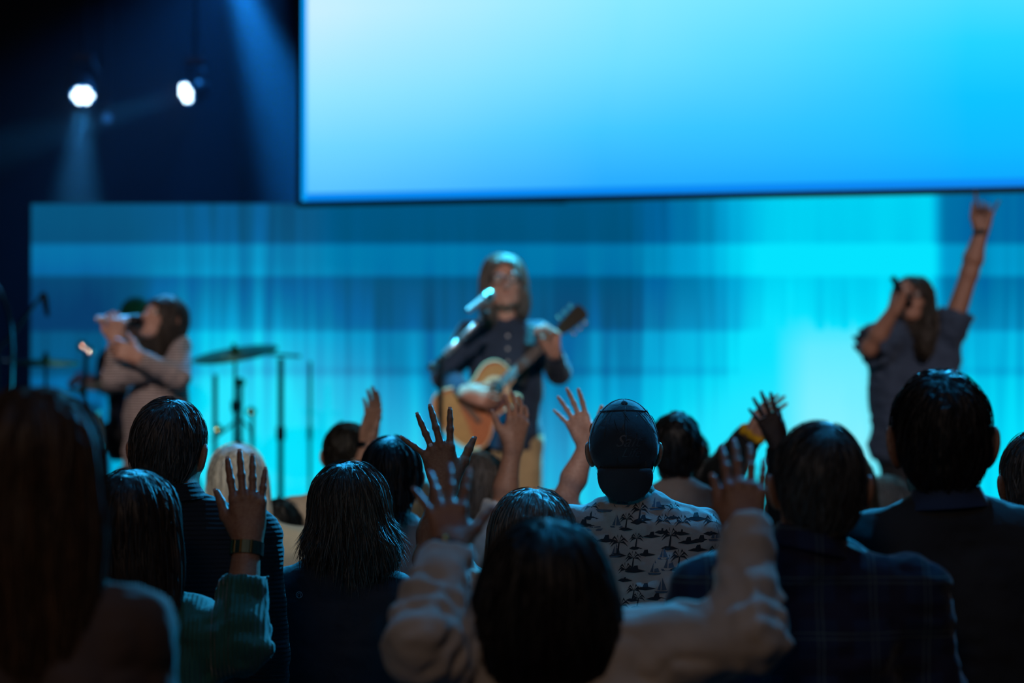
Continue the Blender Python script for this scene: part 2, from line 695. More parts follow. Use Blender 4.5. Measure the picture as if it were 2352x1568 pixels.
def screen_material():
    m, nt, bs = new_mat('screen_picture')
    tc = N(nt, 'ShaderNodeTexCoord')
    sp = N(nt, 'ShaderNodeSeparateXYZ')
    nt.links.new(tc.outputs['Object'], sp.inputs[0])
    u = math_node(nt, 'DIVIDE', sp.outputs['X'], SW)
    v = math_node(nt, 'DIVIDE', sp.outputs['Z'], SH)
    left = ramp_node(nt, v, [(0, srgb(84, 192, 255)), (.10, srgb(112, 214, 255)), (.2, srgb(150, 230, 255)), (.36, srgb(200, 240, 255)), (1, srgb(205, 242, 255))])
    mid = ramp_node(nt, v, [(0, srgb(28, 165, 255)), (.12, srgb(66, 200, 255)), (.24, srgb(110, 222, 255)), (.36, srgb(135, 233, 255)), (1, srgb(170, 238, 255))])
    right = ramp_node(nt, v, [(0, srgb(0, 165, 255)), (.07, srgb(0, 186, 255)), (.16, srgb(0, 196, 255)), (.26, srgb(30, 212, 255)), (.36, srgb(75, 224, 255)), (1, srgb(120, 228, 255))])
    nz = N(nt, 'ShaderNodeTexNoise')
    nz.inputs['Scale'].default_value = .8
    nt.links.new(tc.outputs['Object'], nz.inputs[0])
    uu = math_node(nt, 'ADD', u, math_node(nt, 'MULTIPLY', math_node(nt, 'SUBTRACT', nz.outputs[0], .5), .12))
    m1 = N(nt, 'ShaderNodeMix', data_type='RGBA')
    nt.links.new(ramp_node(nt, uu, [(.02, 0.0), (.34, 1.0)]), m1.inputs[0])
    nt.links.new(left, m1.inputs[6])
    nt.links.new(mid, m1.inputs[7])
    m2 = N(nt, 'ShaderNodeMix', data_type='RGBA')
    nt.links.new(ramp_node(nt, uu, [(.36, 0.0), (.70, 1.0)]), m2.inputs[0])
    nt.links.new(m1.outputs[2], m2.inputs[6])
    nt.links.new(right, m2.inputs[7])
    nt.links.new(m2.outputs[2], bs.inputs['Emission Color'])
    bs.inputs['Base Color'].default_value = (.02, .02, .02, 1)
    bs.inputs['Emission Strength'].default_value = 1.0
    return m


scr = empty('projection_screen', tuple(SA))
scr.rotation_euler = (0, 0, math.atan2(sdir[1], sdir[0]))
tag(scr, 'huge glowing pale blue screen hanging above the stage', 'screen')
MB().box((-.03, .0, -.028), (SW + .03, .08, SH + .03)).build('casing', BLACK_PLASTIC, scr, base=(0, 0, 0))
MB().add([(.03, -.004, .04), (SW - .03, -.004, .04), (SW - .03, -.004, SH - .03), (.03, -.004, SH - .03)], [(0, 1, 2, 3)]).build('screen_surface', screen_material(), scr, base=(0, 0, 0))
edge = mat_emit('screen_edge_blue', srgb(0, 160, 255), 1.0)
MB().box((0, -.005, 0), (.03, -.001, SH)).build('lit_edge', edge, scr, base=(0, 0, 0))
MB().box((.03, -.005, 0), (SW, -.001, .04)).build('lit_edge', mat_emit('screen_edge_low', srgb(0, 140, 250), .95), scr, base=(0, 0, 0))
for xx in (.4, 3.0, SW - .4):
    MB().tube([(xx, .04, SH), (xx, .04, 7.0 - SA[2])], .006, 6).build('hanging_cable', BLACK_METAL, scr, base=(0, 0, 0))

# ------------------------------------------------------------------ LED wall behind the band
LD = 13.9
WL, WR = px(72, 468, LD), px(2850, 468, LD)
W_TOP = WL[2]
W_TOP2 = px(1300, 405, LD)[2]
XM = px(1300, 468, LD)[0]


def led_material():
    m, nt, bs = new_mat('led_picture')
    tc = N(nt, 'ShaderNodeTexCoord')
    sp = N(nt, 'ShaderNodeSeparateXYZ')
    nt.links.new(tc.outputs['Object'], sp.inputs[0])
    s = LD / F_PX
    u = math_node(nt, 'DIVIDE', math_node(nt, 'MULTIPLY_ADD', sp.outputs['X'], 1 / s), 2352)
    n = u.node.inputs[0].links[0].from_node
    n.inputs[2].default_value = 72
    # v: photo rows / 1568 on this wall
    vv = math_node(nt, 'MULTIPLY_ADD', sp.outputs['Z'], -1 / s)
    row0 = 890 + (1.75 - STAGE_Z) / s
    vv.node.inputs[2].default_value = row0
    v = math_node(nt, 'DIVIDE', vv, 1568)
    R = lambda y: y / 1568
    U = lambda x: x / 2352
    L = ramp_node(nt, v, [(R(400), .20), (R(557), .17), (R(560), .40), (R(632), .38), (R(635), .17), (R(700), .19), (R(757), .22), (R(763), .43),
                          (R(843), .46), (R(849), .36), (R(860), .44), (R(870), .56), (R(960), .66), (R(1060), .78), (R(1150), .84), (R(1400), .86)])
    G = ramp_node(nt, v, [(R(500), .05), (R(600), .16), (R(660), .42), (R(760), .85), (R(1000), 1.0)])
    Hh = ramp_node(nt, u, [(U(72), .24), (U(230), .24), (U(420), .82), (U(640), .84), (U(820), .60), (U(1000), .48), (U(1250), .44), (U(1450), .5), (U(1600), .6), (U(2160), .6), (U(2352), .55)])
    Cc = ramp_node(nt, u, [(U(1420), 0.0), (U(1520), .08), (U(1600), .22), (U(1680), .48), (U(1780), .68), (U(2140), .72), (U(2172), .15), (U(2352), .10)])
    # vertical light streaks
    def streak(sx, sz, seed):
        mp = N(nt, 'ShaderNodeMapping')
        mp.inputs['Scale'].default_value = (sx, 0, sz)
        mp.inputs['Location'].default_value = (seed, 0, seed * .3)
        nt.links.new(tc.outputs['Object'], mp.inputs[0])
        nz = N(nt, 'ShaderNodeTexNoise')
        nz.inputs['Scale'].default_value = 1
        nz.inputs['Detail'].default_value = 2
        nt.links.new(mp.outputs[0], nz.inputs[0])
        return math_node(nt, 'SUBTRACT', nz.outputs[0], .5)
    st = math_node(nt, 'ADD', math_node(nt, 'MULTIPLY', streak(7, .35, 3.1), 1.0), math_node(nt, 'MULTIPLY', streak(22, .5, 8.7), .6))
    b = math_node(nt, 'ADD', L, math_node(nt, 'MULTIPLY', math_node(nt, 'SUBTRACT', Hh, .5), math_node(nt, 'MULTIPLY', G, 1.25)))
    leftgrp = ramp_node(nt, u, [(U(380), 0.0), (U(450), .85), (U(640), .85), (U(740), .15), (U(860), 0.0), (U(1400), 0.0), (U(1540), .6), (U(1700), .2), (U(2160), .1), (U(2230), .4)])
    b = math_node(nt, 'ADD', b, math_node(nt, 'MULTIPLY', st, math_node(nt, 'ADD', math_node(nt, 'MULTIPLY', G, .75), math_node(nt, 'MULTIPLY', leftgrp, .6))))
    b = math_node(nt, 'ADD', b, Cc)
    # paler glow in the bright column
    w = math_node(nt, 'MULTIPLY', ramp_node(nt, u, [(U(1780), 0.0), (U(1860), 1.0), (U(1980), 1.0), (U(2040), .3), (U(2120), 0.0)]), ramp_node(nt, v, [(R(720), 0.0), (R(800), .5), (R(1050), 1.0)]))
    b = math_node(nt, 'MINIMUM', b, 1.02)
    b = math_node(nt, 'ADD', b, math_node(nt, 'MULTIPLY', w, .3))
    b2 = math_node(nt, 'DIVIDE', b, 1.4)
    S = lambda x: x / 1.4
    col = ramp_node(nt, b2, [(S(0), srgb(0, 58, 105)), (S(.17), srgb(0, 82, 124)), (S(.3), srgb(0, 100, 160)), (S(.42), srgb(0, 122, 172)), (S(.6), srgb(0, 156, 208)),
                             (S(.75), srgb(0, 184, 228)), (S(.9), srgb(0, 210, 243)), (S(1.02), srgb(0, 228, 255)), (S(1.3), srgb(130, 240, 255))])
    nt.links.new(col, bs.inputs['Emission Color'])
    bs.inputs['Base Color'].default_value = (.01, .01, .01, 1)
    bs.inputs['Emission Strength'].default_value = 1.0
    return m


led = empty('led_wall', (WL[0], LD, STAGE_Z))
tag(led, 'long LED wall of streaky cyan light behind the band', 'screen')
lz, hz, hz2 = STAGE_Z + .01, W_TOP, W_TOP2
MB().box((WL[0] - .004, LD + .006, STAGE_Z), (XM, LD + .1, hz + .004)).box((XM, LD + .006, STAGE_Z), (WR[0], LD + .1, hz2)).build('casing', BLACK_PLASTIC, led)
MB().add([(WL[0], LD, lz), (XM, LD, lz), (XM, LD, hz), (WL[0], LD, hz)], [(0, 1, 2, 3)]).add([(XM, LD, lz), (WR[0], LD, lz), (WR[0], LD, hz2), (XM, LD, hz2)], [(0, 1, 2, 3)]).build('led_surface', led_material(), led)

# ------------------------------------------------------------------ stage lamps and haze
LENS_W = mat_emit('lamp_led_white', (.62, .86, 1.0, 1), 7)
LENS_B = mat_emit('lamp_lens_blue', (.0, .22, .75, 1), 1.6)
LENS_GLINT = mat_emit('lamp_lens_glint', (.02, .18, .6, 1), .35)  # weak emission stands in for a reflection on the unlit lens


def stage_lamp(label, p, d, size, beam=None, lit=True):
    p, d = np.asarray(p, float), unit(d)
    r = empty('moving_head_lamp', tuple(p))
    tag(r, label, 'stage lamp', 'moving stage lamps over the left of the stage')
    up = np.array([0, 0, 1.0])
    sx = unit(np.cross(d, up))
    top = p + up * (size * 2.1) - d * size * .9
    MB().tube([top, (top[0], top[1], 7.0)], .017, 8).build('drop_pipe', BLACK_METAL, r)
    MB().box(tuple(top - np.array([size * .8, size * .7, .0])), tuple(top + np.array([size * .8, size * .7, size * .6]))).build('base', BLACK_PLASTIC, r, bevel=.006)
    ctr = p - d * size * .9
    for sg in (-1, 1):
        MB().tube([ctr + sx * sg * size * 1.22, ctr + sx * sg * size * 1.22 + up * size * 1.3, top + sx * sg * size * .7], size * .14, 8).build('yoke_arm', BLACK_PLASTIC, r)
    MB().lathe(p, -d, [(0.0, size * .98), (size * .05, size * 1.06), (size * .5, size * 1.05), (size * 1.3, size * .85), (size * 1.9, size * .6), (size * 2.0, size * .2)], 24).build('lamp_head', BLACK_PLASTIC, r, True)
    MB().lathe(p + d * .002, d, [(0, size * .93), (.002, size * .93), (.003, size * .9)], 24).build('lens', LENS_B if lit else LENS_GLINT, r)
    w = np.cross(sx, d)
    for i in range(7 if lit else 0):
        a = math.pi / 3 * i
        c = p + d * .006 + (0 if i == 6 else size * .58) * (math.cos(a) * sx + math.sin(a) * w)
        MB().lathe(c, d, [(0, size * .27), (.003, size * .27), (.006, size * .2)], 14).build('led', LENS_W, r)
    if beam:
        power, ang = beam
        light('lamp_beam_light', 'SPOT', tuple(p + d * .03), tuple(p + d * 3), (.05, .42, 1.0), power, size * .8, ang, .6)
    return r


stage_lamp('round bright white stage lamp with a beam falling straight down', px(190, 218, 15.0), (.10, -.75, -.75), .078, (420, 19))
stage_lamp('bright white stage lamp turned left, nearest the big screen', px(429, 213, 15.0), (-.72, -.62, -.32), .075, (260, 12))
stage_lamp('small unlit stage lamp with a blue glint between two bright lamps', px(246, 271, 15.2), (.35, -.9, -.3), .035, None, False)
light('blue_spot_light', 'SPOT', tuple(px(505, -150, 15.0)), tuple(px(760, 540, 14.75)), (.01, .28, 1.0), 2600, .05, 27, .9)
light('blue_spot_light', 'SPOT', tuple(px(620, -200, 15.3)), tuple(px(300, 480, 15.0)), (.02, .25, 1.0), 200, .05, 80, .9)  # wide dim spot added to tint the haze blue overall

hm, hnt, hbs = new_mat('stage_haze')
hnt.nodes.remove(hbs)
hv = N(hnt, 'ShaderNodeVolumePrincipled')
hv.inputs['Color'].default_value = (.8, .9, 1, 1)
hv.inputs['Density'].default_value = .05
hv.inputs['Anisotropy'].default_value = .2
hnt.links.new(hv.outputs[0], hnt.nodes['Material Output'].inputs['Volume'])
hz_o = MB().box((-5.0, 14.06, 1.2), (1.2, 16.1, 6.8)).build('stage_haze', hm)
tag(hz_o, 'thin blue stage haze drifting above the LED wall', 'haze', kind='stuff')

# ------------------------------------------------------------------ drums and stands
GREENLIT_BRONZE = mat_plain('cymbal_green_lit', (.16, .42, .12, 1), .3, 1.0)  # green light on the cymbals is put into the bronze colour
SHELL = mat_plain('drum_shell', (.25, .32, .30, 1), .35)
HEADM = mat_plain('drum_head', (.62, .66, .64, 1), .5)
RZ = STAGE_Z + .38


def cymbal_stand(label, p, r, tilt, mat=GREENLIT_BRONZE, floor=RZ, pole_r=.013):
    p = np.asarray(p, float)
    o = empty('cymbal_stand', (p[0], p[1], floor))
    tag(o, label, 'cymbal', 'cymbal stands of the drum kit')
    MB().tube([(p[0], p[1], floor + .32), tuple(p + np.array([0, 0, .03]))], [pole_r, pole_r * .6], 8).build('pole', BLACK_METAL, o)
    for i in range(3):
        a = 2 * math.pi * i / 3 + .5
        MB().tube([(p[0], p[1], floor + .36), (p[0] + .22 * math.cos(a), p[1] + .22 * math.sin(a), floor + .012)], .010, 6).build('leg', BLACK_METAL, o)
    MB().lathe(p, tilt, [(-.006, r * .99), (-.002, r), (.004, r * .8), (.010, r * .35), (.014, r * .16), (.028, r * .1), (.034, r * .03)], 36).build('cymbal', mat, o, True)
    MB().lathe(p + unit(tilt) * .03, tilt, [(0, .012), (.02, .012), (.025, .005)], 10).build('wing_nut', BLACK_METAL, o)
    MB().lathe((p[0], p[1], p[2] - .3), (0, 0, 1), [(0, .02), (.05, .022), (.06, .014)], 10).build('clamp', BLACK_METAL, o)
    return o


def drum(name, label, c, axis, r, depth, mat=SHELL, legs=0, floor=RZ):
    c, ax = np.asarray(c, float), unit(axis)
    o = empty(name, (c[0], c[1], floor))
    tag(o, label, 'drum')
    MB().lathe(c, ax, [(0, r * .98), (0.002, r), (depth - .002, r), (depth, r * .98)], 32).build('shell', mat, o, True)
    for q in (0, 1):
        MB().lathe(c + ax * (depth * q - .012 + q * .004), ax, [(0, r * 1.0), (0, r * 1.04), (.02, r * 1.04), (.02, r * 1.0)], 32).build('hoop', CHROME, o, True)
        MB().lathe(c + ax * (depth * q + (-.004 if q == 0 else .001)), ax, [(0, r * .97), (.003, r * .97)], 32).build('drum_head', HEADM, o)
    u = unit(np.cross(ax, [0.3, 1, .2]))
    w = np.cross(ax, u)
    for i in range(8):
        a = 2 * math.pi * i / 8
        e = r * 1.03 * (math.cos(a) * u + math.sin(a) * w)
        MB().tube([c + e + ax * .01, c + e + ax * (depth - .01)], .006, 6).build('lug', CHROME, o)
    for i in range(legs):
        a = 2 * math.pi * i / legs + .6
        q = c + r * 1.05 * np.array([math.cos(a), math.sin(a), 0])
        MB().tube([(q[0], q[1], c[2] + depth * .5), (q[0], q[1], floor + .005)], .008, 6).build('leg', CHROME, o)
    return o


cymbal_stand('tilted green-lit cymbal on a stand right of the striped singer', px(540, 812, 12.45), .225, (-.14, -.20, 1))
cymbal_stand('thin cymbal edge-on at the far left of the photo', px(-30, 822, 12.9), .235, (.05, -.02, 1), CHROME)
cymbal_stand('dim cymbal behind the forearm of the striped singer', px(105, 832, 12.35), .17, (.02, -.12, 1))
kd = drum('kick_drum', 'pale bass drum lying behind the striped singer', px(345, 1150, 12.22), (0, 1, 0), .22, .32)
kb = (kd.location[0], 12.4)
for sg in (-1, 1):
    MB().tube([(kb[0] + sg * .2, 12.5, px(340, 1150, 12.3)[2] - .12), (kb[0] + sg * .33, 12.42, RZ + .01)], .009, 6).build('spur', CHROME, kd)
drum('floor_tom', 'pale floor tom below the left cymbal', (px(60, 1100, 12.5)[0], 12.6, RZ + .25), (0, 0, 1), .17, .35, legs=3)
drum('rack_tom', 'small pale tom left of the striped singer, with bright glints', px(190, 1020, 12.62), (-.05, -.35, 1), .11, .18)


def tripod_stand(name, label, x, y, floor, height, cat='stand', pole=.011, arm=None, grp=None):
    o = empty(name, (x, y, floor))
    tag(o, label, cat, grp)
    MB().tube([(x, y, floor + .08), (x, y, floor + height)], pole, 8).build('pole', BLACK_METAL, o)
    MB().lathe((x, y, floor + height * .55), (0, 0, 1), [(0, pole * 1.6), (.07, pole * 1.6)], 10).build('clutch', BLACK_METAL, o)
    for i in range(3):
        a = 2 * math.pi * i / 3 + .4
        MB().tube([(x, y, floor + .16), (x + .26 * math.cos(a), y + .26 * math.sin(a), floor + .01)], .009, 6).build('leg', BLACK_METAL, o)
    if arm:
        MB().tube(arm, .008, 8).build('boom', BLACK_METAL, o)
    return o


a1 = px(645, 822, 13.0)
tripod_stand('music_stand', 'dark upright stand nearest the green-lit cymbal', a1[0], 13.0, RZ, a1[2] - RZ, arm=[px(600, 812, 13.0), px(690, 818, 13.0)], pole=.016)
a2 = px(712, 830, 13.5)
tripod_stand('music_stand', 'thin upright stand against the cyan wall, furthest from the drums', a2[0], 13.5, RZ, a2[2] - RZ, pole=.009)
a3 = px(552, 880, 12.95)
hh = tripod_stand('drum_rack', 'jointed black drum rack under the green-lit cymbal', a3[0], 12.95, RZ, a3[2] - RZ, pole=.014,
                  arm=[px(486, 1010, 12.95), px(520, 985, 12.95), px(552, 960, 12.95), px(575, 985, 12.95), px(580, 1060, 12.95)])
MB().tube([(px(494, 900, 12.95)[0], 12.95, RZ), px(494, 860, 12.95)], .013, 8).build('post', BLACK_METAL, hh)
MB().tube([(px(580, 900, 12.95)[0], 12.95, RZ), px(580, 950, 12.95)], .010, 8).build('post', BLACK_METAL, hh)
GREEN_GLINT = mat_plain('green_glint_chrome', (.35, .8, .45, 1), .12, 1.0, noise=.03)  # green of the highlights is painted into the chrome
for q in ((552, 878), (577, 945), (500, 985)):  # oversized nuts added to catch the green glints
    MB().lathe(px(q[0], q[1], 12.92), (0, -1, .5), [(-.026, .004), (-.02, .02), (0, .028), (.02, .02), (.026, .004)], 12).build('wing_nut', GREEN_GLINT, hh, True)
# microphone boom stands at the left edge
o = tripod_stand('microphone_stand', 'silver microphone boom bending upward beside the left cymbal', px(20, 860, 11.9)[0], 11.9, STAGE_Z, 1.2, arm=None, cat='microphone stand', grp='microphone stands')
MB().tube([px(25, 900, 11.9), px(28, 800, 11.9), px(24, 745, 11.9), px(14, 700, 11.9), px(0, 665, 11.9), px(-20, 640, 11.9)], .011, 8).build('gooseneck', CHROME, o, True)
o = tripod_stand('microphone_stand', 'dark microphone boom slanting up toward the LED wall corner', px(-8, 860, 12.0)[0], 12.0, STAGE_Z, px(-8, 800, 12.0)[2] - STAGE_Z, cat='microphone stand', grp='microphone stands')
MB().tube([px(-8, 806, 12.0), px(40, 752, 12.0), px(100, 672, 12.0)], .009, 8).build('boom', CHROME, o, True)
MB().lathe(px(100, 672, 12.0), unit((.18, 0, -1)), [(0, .012), (.02, .018), (.06, .016), (.12, .010)], 12).build('drum_microphone', BLACK_METAL, o, True)


def microphone(label, a, b, mat=BLACK_METAL, r=.017, grill=CHROME):
    """a: tail end, b: grille end"""
    a, b = np.asarray(a, float), np.asarray(b, float)
    ax = unit(b - a)
    L = np.linalg.norm(b - a)
    o = empty('microphone', tuple(a))
    tag(o, label, 'microphone', 'hand microphones')
    MB().lathe(a, ax, [(0, r * .75), (.01, r * .85), (L * .55, r), (L * .68, r * 1.15)], 16).build('handle', mat, o, True)
    MB().lathe(a + ax * L * .68, ax, [(0, r * 1.15), (.004, r * 1.45), (.012, r * 1.45), (.016, r * 1.3)], 16).build('collar_ring', grill, o, True)
    MB().lathe(a + ax * (L * .68 + .012), ax, [(0, r * 1.2), (.012, r * 1.5), (.028, r * 1.52), (.042, r * 1.25), (.050, r * .7), (.052, r * .1)], 18).build('grille', grill, o, True)
    return o


SILVER = mat_plain('silver_enamel', (.55, .6, .65, 1), .3, .7, noise=.03)
GD = 11.3
# guitarist's microphone on its boom
gm = GD - .42
st_base = px(1012, 822, gm)
o = tripod_stand('microphone_stand', 'silver boom stand in front of the guitarist', st_base[0], gm, STAGE_Z, st_base[2] - STAGE_Z, cat='microphone stand', grp='microphone stands')
MB().tube([px(985, 850, gm), px(1124, 712, gm)], [.010, .008], 10).build('boom', CHROME, o, True)
d_ = unit(px(1124, 712, gm) - px(985, 850, gm))
for (t0, t1, rr) in ((0, .035, .02), (.10, .19, .0165), (.20, .30, .013)):
    p0 = px(985, 850, gm)
    MB().lathe(p0 + d_ * t0, d_, [(0, rr * .8), (.004, rr), (t1 - t0 - .004, rr), (t1 - t0, rr * .8)], 14).build('counterweight' if t0 == 0 else 'boom_sleeve', SILVER if t0 else CHROME, o, True)
MB().lathe(px(1112, 728, gm), unit((.25, -.2, .9)), [(-.02, .012), (.03, .016)], 10).build('clip', BLACK_PLASTIC, o)
microphone('silver microphone on the boom stand at the guitarist\'s chin', px(1074, 714, gm - .02), px(1126, 676, gm + .05), SILVER, .017)

kit = bpy.data.objects['rack_tom']
for (qx, qy) in ((190, 795), (205, 806), (172, 942), (176, 1030), (222, 1030)):  # chrome balls added to make bright glints around the drum
    MB().lathe(px(qx, qy, 12.5), (0, -1, .5), [(-.028, .004), (-.02, .022), (0, .03), (.02, .022), (.028, .004)], 14).build('glint_ball', CHROME, kit, True)
MB().tube([px(198, 800, 12.52), px(190, 1010, 12.6)], .012, 8).build('mount_post', BLACK_METAL, kit)

# ------------------------------------------------------------------ people
SKIN = {
    'fair': mat_skin('skin_fair', (.56, .33, .25, 1)),
    'tan': mat_skin('skin_tan', (.42, .22, .145, 1)),
    'warm': mat_skin('skin_warm', (.30, .15, .085, 1)),
    'dark': mat_skin('skin_dark', (.085, .042, .028, 1)),
}
EYE_WHITE = mat_plain('eye_white', (.7, .68, .64, 1), .2, noise=.02)
IRIS = mat_plain('iris', (.03, .02, .015, 1), .2)
LIP = mat_plain('lip', (.33, .12, .10, 1), .4)
NAIL = mat_plain('nail', (.62, .5, .47, 1), .25, noise=.03)
GOLD = mat_plain('gold', (.85, .55, .2, 1), .25, 1.0, noise=.03)
STONE = mat_plain('gem_stone', (.8, .85, .9, 1), .08, 0, .9, noise=.02)
LEATHER = mat_plain('black_leather', (.014, .012, .012, 1), .5)

FINGERS = [  # knuckle x, z, phalanx lengths, radii
    (.028, .088, (.043, .027, .021), (.0096, .0086, .0078, .0066)),
    (.006, .093, (.048, .031, .022), (.0098, .0088, .0078, .0066)),
    (-.016, .088, (.044, .028, .022), (.0093, .0084, .0075, .0063)),
    (-.035, .077, (.034, .021, .019), (.0083, .0074, .0066, .0056)),
]


def add_hand(sd, wrist, fdir, dorsal, side, sc=1.0, spread=(8, 1, -6, -15), curl=(12, 16, 10), thumb=(38, 12), curls=None):
    Z = unit(fdir)
    Y = np.asarray(dorsal, float)
    Y = unit(Y - Z * (Y @ Z))
    X = np.cross(Y, Z) * (1 if side == 'R' else -1)
    w = np.asarray(wrist, float)
    L = lambda x, y, z: w + sc * (X * x + Y * y + Z * z)
    k = .014 * sc
    sd.cap(L(-.012, 0, -.012), L(-.014, 0, .02), .019 * sc, .019 * sc, .02)
    sd.cap(L(.012, 0, -.012), L(.014, 0, .02), .019 * sc, .019 * sc, .02)
    for (kx, kz, _, r) in FINGERS:
        sd.cap(L(kx * .45, 0, .012), L(kx, .001, kz), .0155 * sc, .0118 * sc, k)
    Rm = np.stack([X, Y, Z], 1)
    sd.ell(L(.0, -.003, .052), np.array([.039, .0125, .045]) * sc, Rm, k)
    sd.ell(L(.026, -.010, .032), np.array([.017, .014, .03]) * sc, Rm, k)      # ball of the thumb
    sd.ell(L(-.027, -.008, .036), np.array([.012, .012, .032]) * sc, Rm, k)
    tips, bases = [], []
    cs = curls or [curl] * 4
    for i, (kx, kz, ln, r) in enumerate(FINGERS):
        a = math.radians(spread[i])
        side_dir = math.sin(a) * X + math.cos(a) * Z
        p = L(kx, .001, kz)
        ang = 0
        fs = SDF()
        pts = [p]
        dirs = []
        for j in range(3):
            ang += math.radians(cs[i][j])
            d = math.cos(ang) * side_dir - math.sin(ang) * Y
            p = p + d * ln[j] * sc
            pts.append(p)
            dirs.append(d)
        for j in range(3):
            sd.cap(pts[j], pts[j + 1], r[j] * sc, r[j + 1] * sc, .007 * sc if j == 0 else .004 * sc)
        if i < 4:
            sd.ell(pts[1], np.array([r[1] * 1.12] * 3) * sc, None, .003)
            sd.ell(L(kx, .007, kz - .002), np.array([.0085, .007, .010]) * sc, Rm, .008)   # knuckle
        n = math.cos(ang) * Y + math.sin(ang) * side_dir
        tips.append((pts[3], dirs[2], n, np.cross(dirs[2], n), r[3] * sc))
        bases.append((pts[0] + dirs[0] * ln[0] * sc * .55, dirs[0], r[0] * sc))
    a = math.radians(thumb[0])
    d = math.sin(a) * X + math.cos(a) * Z - .25 * Y
    d = unit(d)
    p0 = L(.024, -.006, .014)
    p1 = p0 + d * .047 * sc
    c = math.radians(thumb[1])
    d2 = unit(math.cos(c) * d + math.sin(c) * (unit(Z - d * (d @ Z))))
    p2 = p1 + d2 * .034 * sc
    d3 = unit(d2 + .12 * X)
    p3 = p2 + d3 * .026 * sc
    sd.cap(p0, p1, .0165 * sc, .0125 * sc, .016 * sc)
    sd.cap(p1, p2, .0122 * sc, .0106 * sc, .008 * sc)
    sd.cap(p2, p3, .0106 * sc, .0076 * sc, .004 * sc)
    nt = unit(Y * .6 + X * .55)
    nt = unit(nt - d3 * (nt @ d3))
    tips.append((p3, d3, nt, np.cross(d3, nt), .0076 * sc))
    return dict(tips=tips, bases=bases, L=L, X=X, Y=Y, Z=Z, sc=sc)


def ring_mesh(c, axis, r, t, n=20):
    c, ax = np.asarray(c), unit(axis)
    u = unit(np.cross(ax, [.3, .5, .81]))
    w = np.cross(ax, u)
    return MB().tube([c + r * (math.cos(2 * math.pi * i / n) * u + math.sin(2 * math.pi * i / n) * w) for i in range(n)], t, 6, closed=True)


def band_mesh(c, axis, wide, thin, rx, ry, width, thick, n=28):
    """a strap round a wrist: elliptical, along axis"""
    mb = MB()
    vs, fs = [], []
    for i in range(n):
        a = 2 * math.pi * i / n
        for (o, e) in ((-1, 0), (1, 0), (1, 1), (-1, 1)):
            vs.append(np.asarray(c) + axis * o * width / 2 + wide * math.cos(a) * (rx + e * thick) + thin * math.sin(a) * (ry + e * thick))
    for i in range(n):
        j = (i + 1) % n
        for k in range(4):
            l = (k + 1) % 4
            fs.append((i * 4 + k, i * 4 + l, j * 4 + l, j * 4 + k))
    return mb.add(vs, fs)


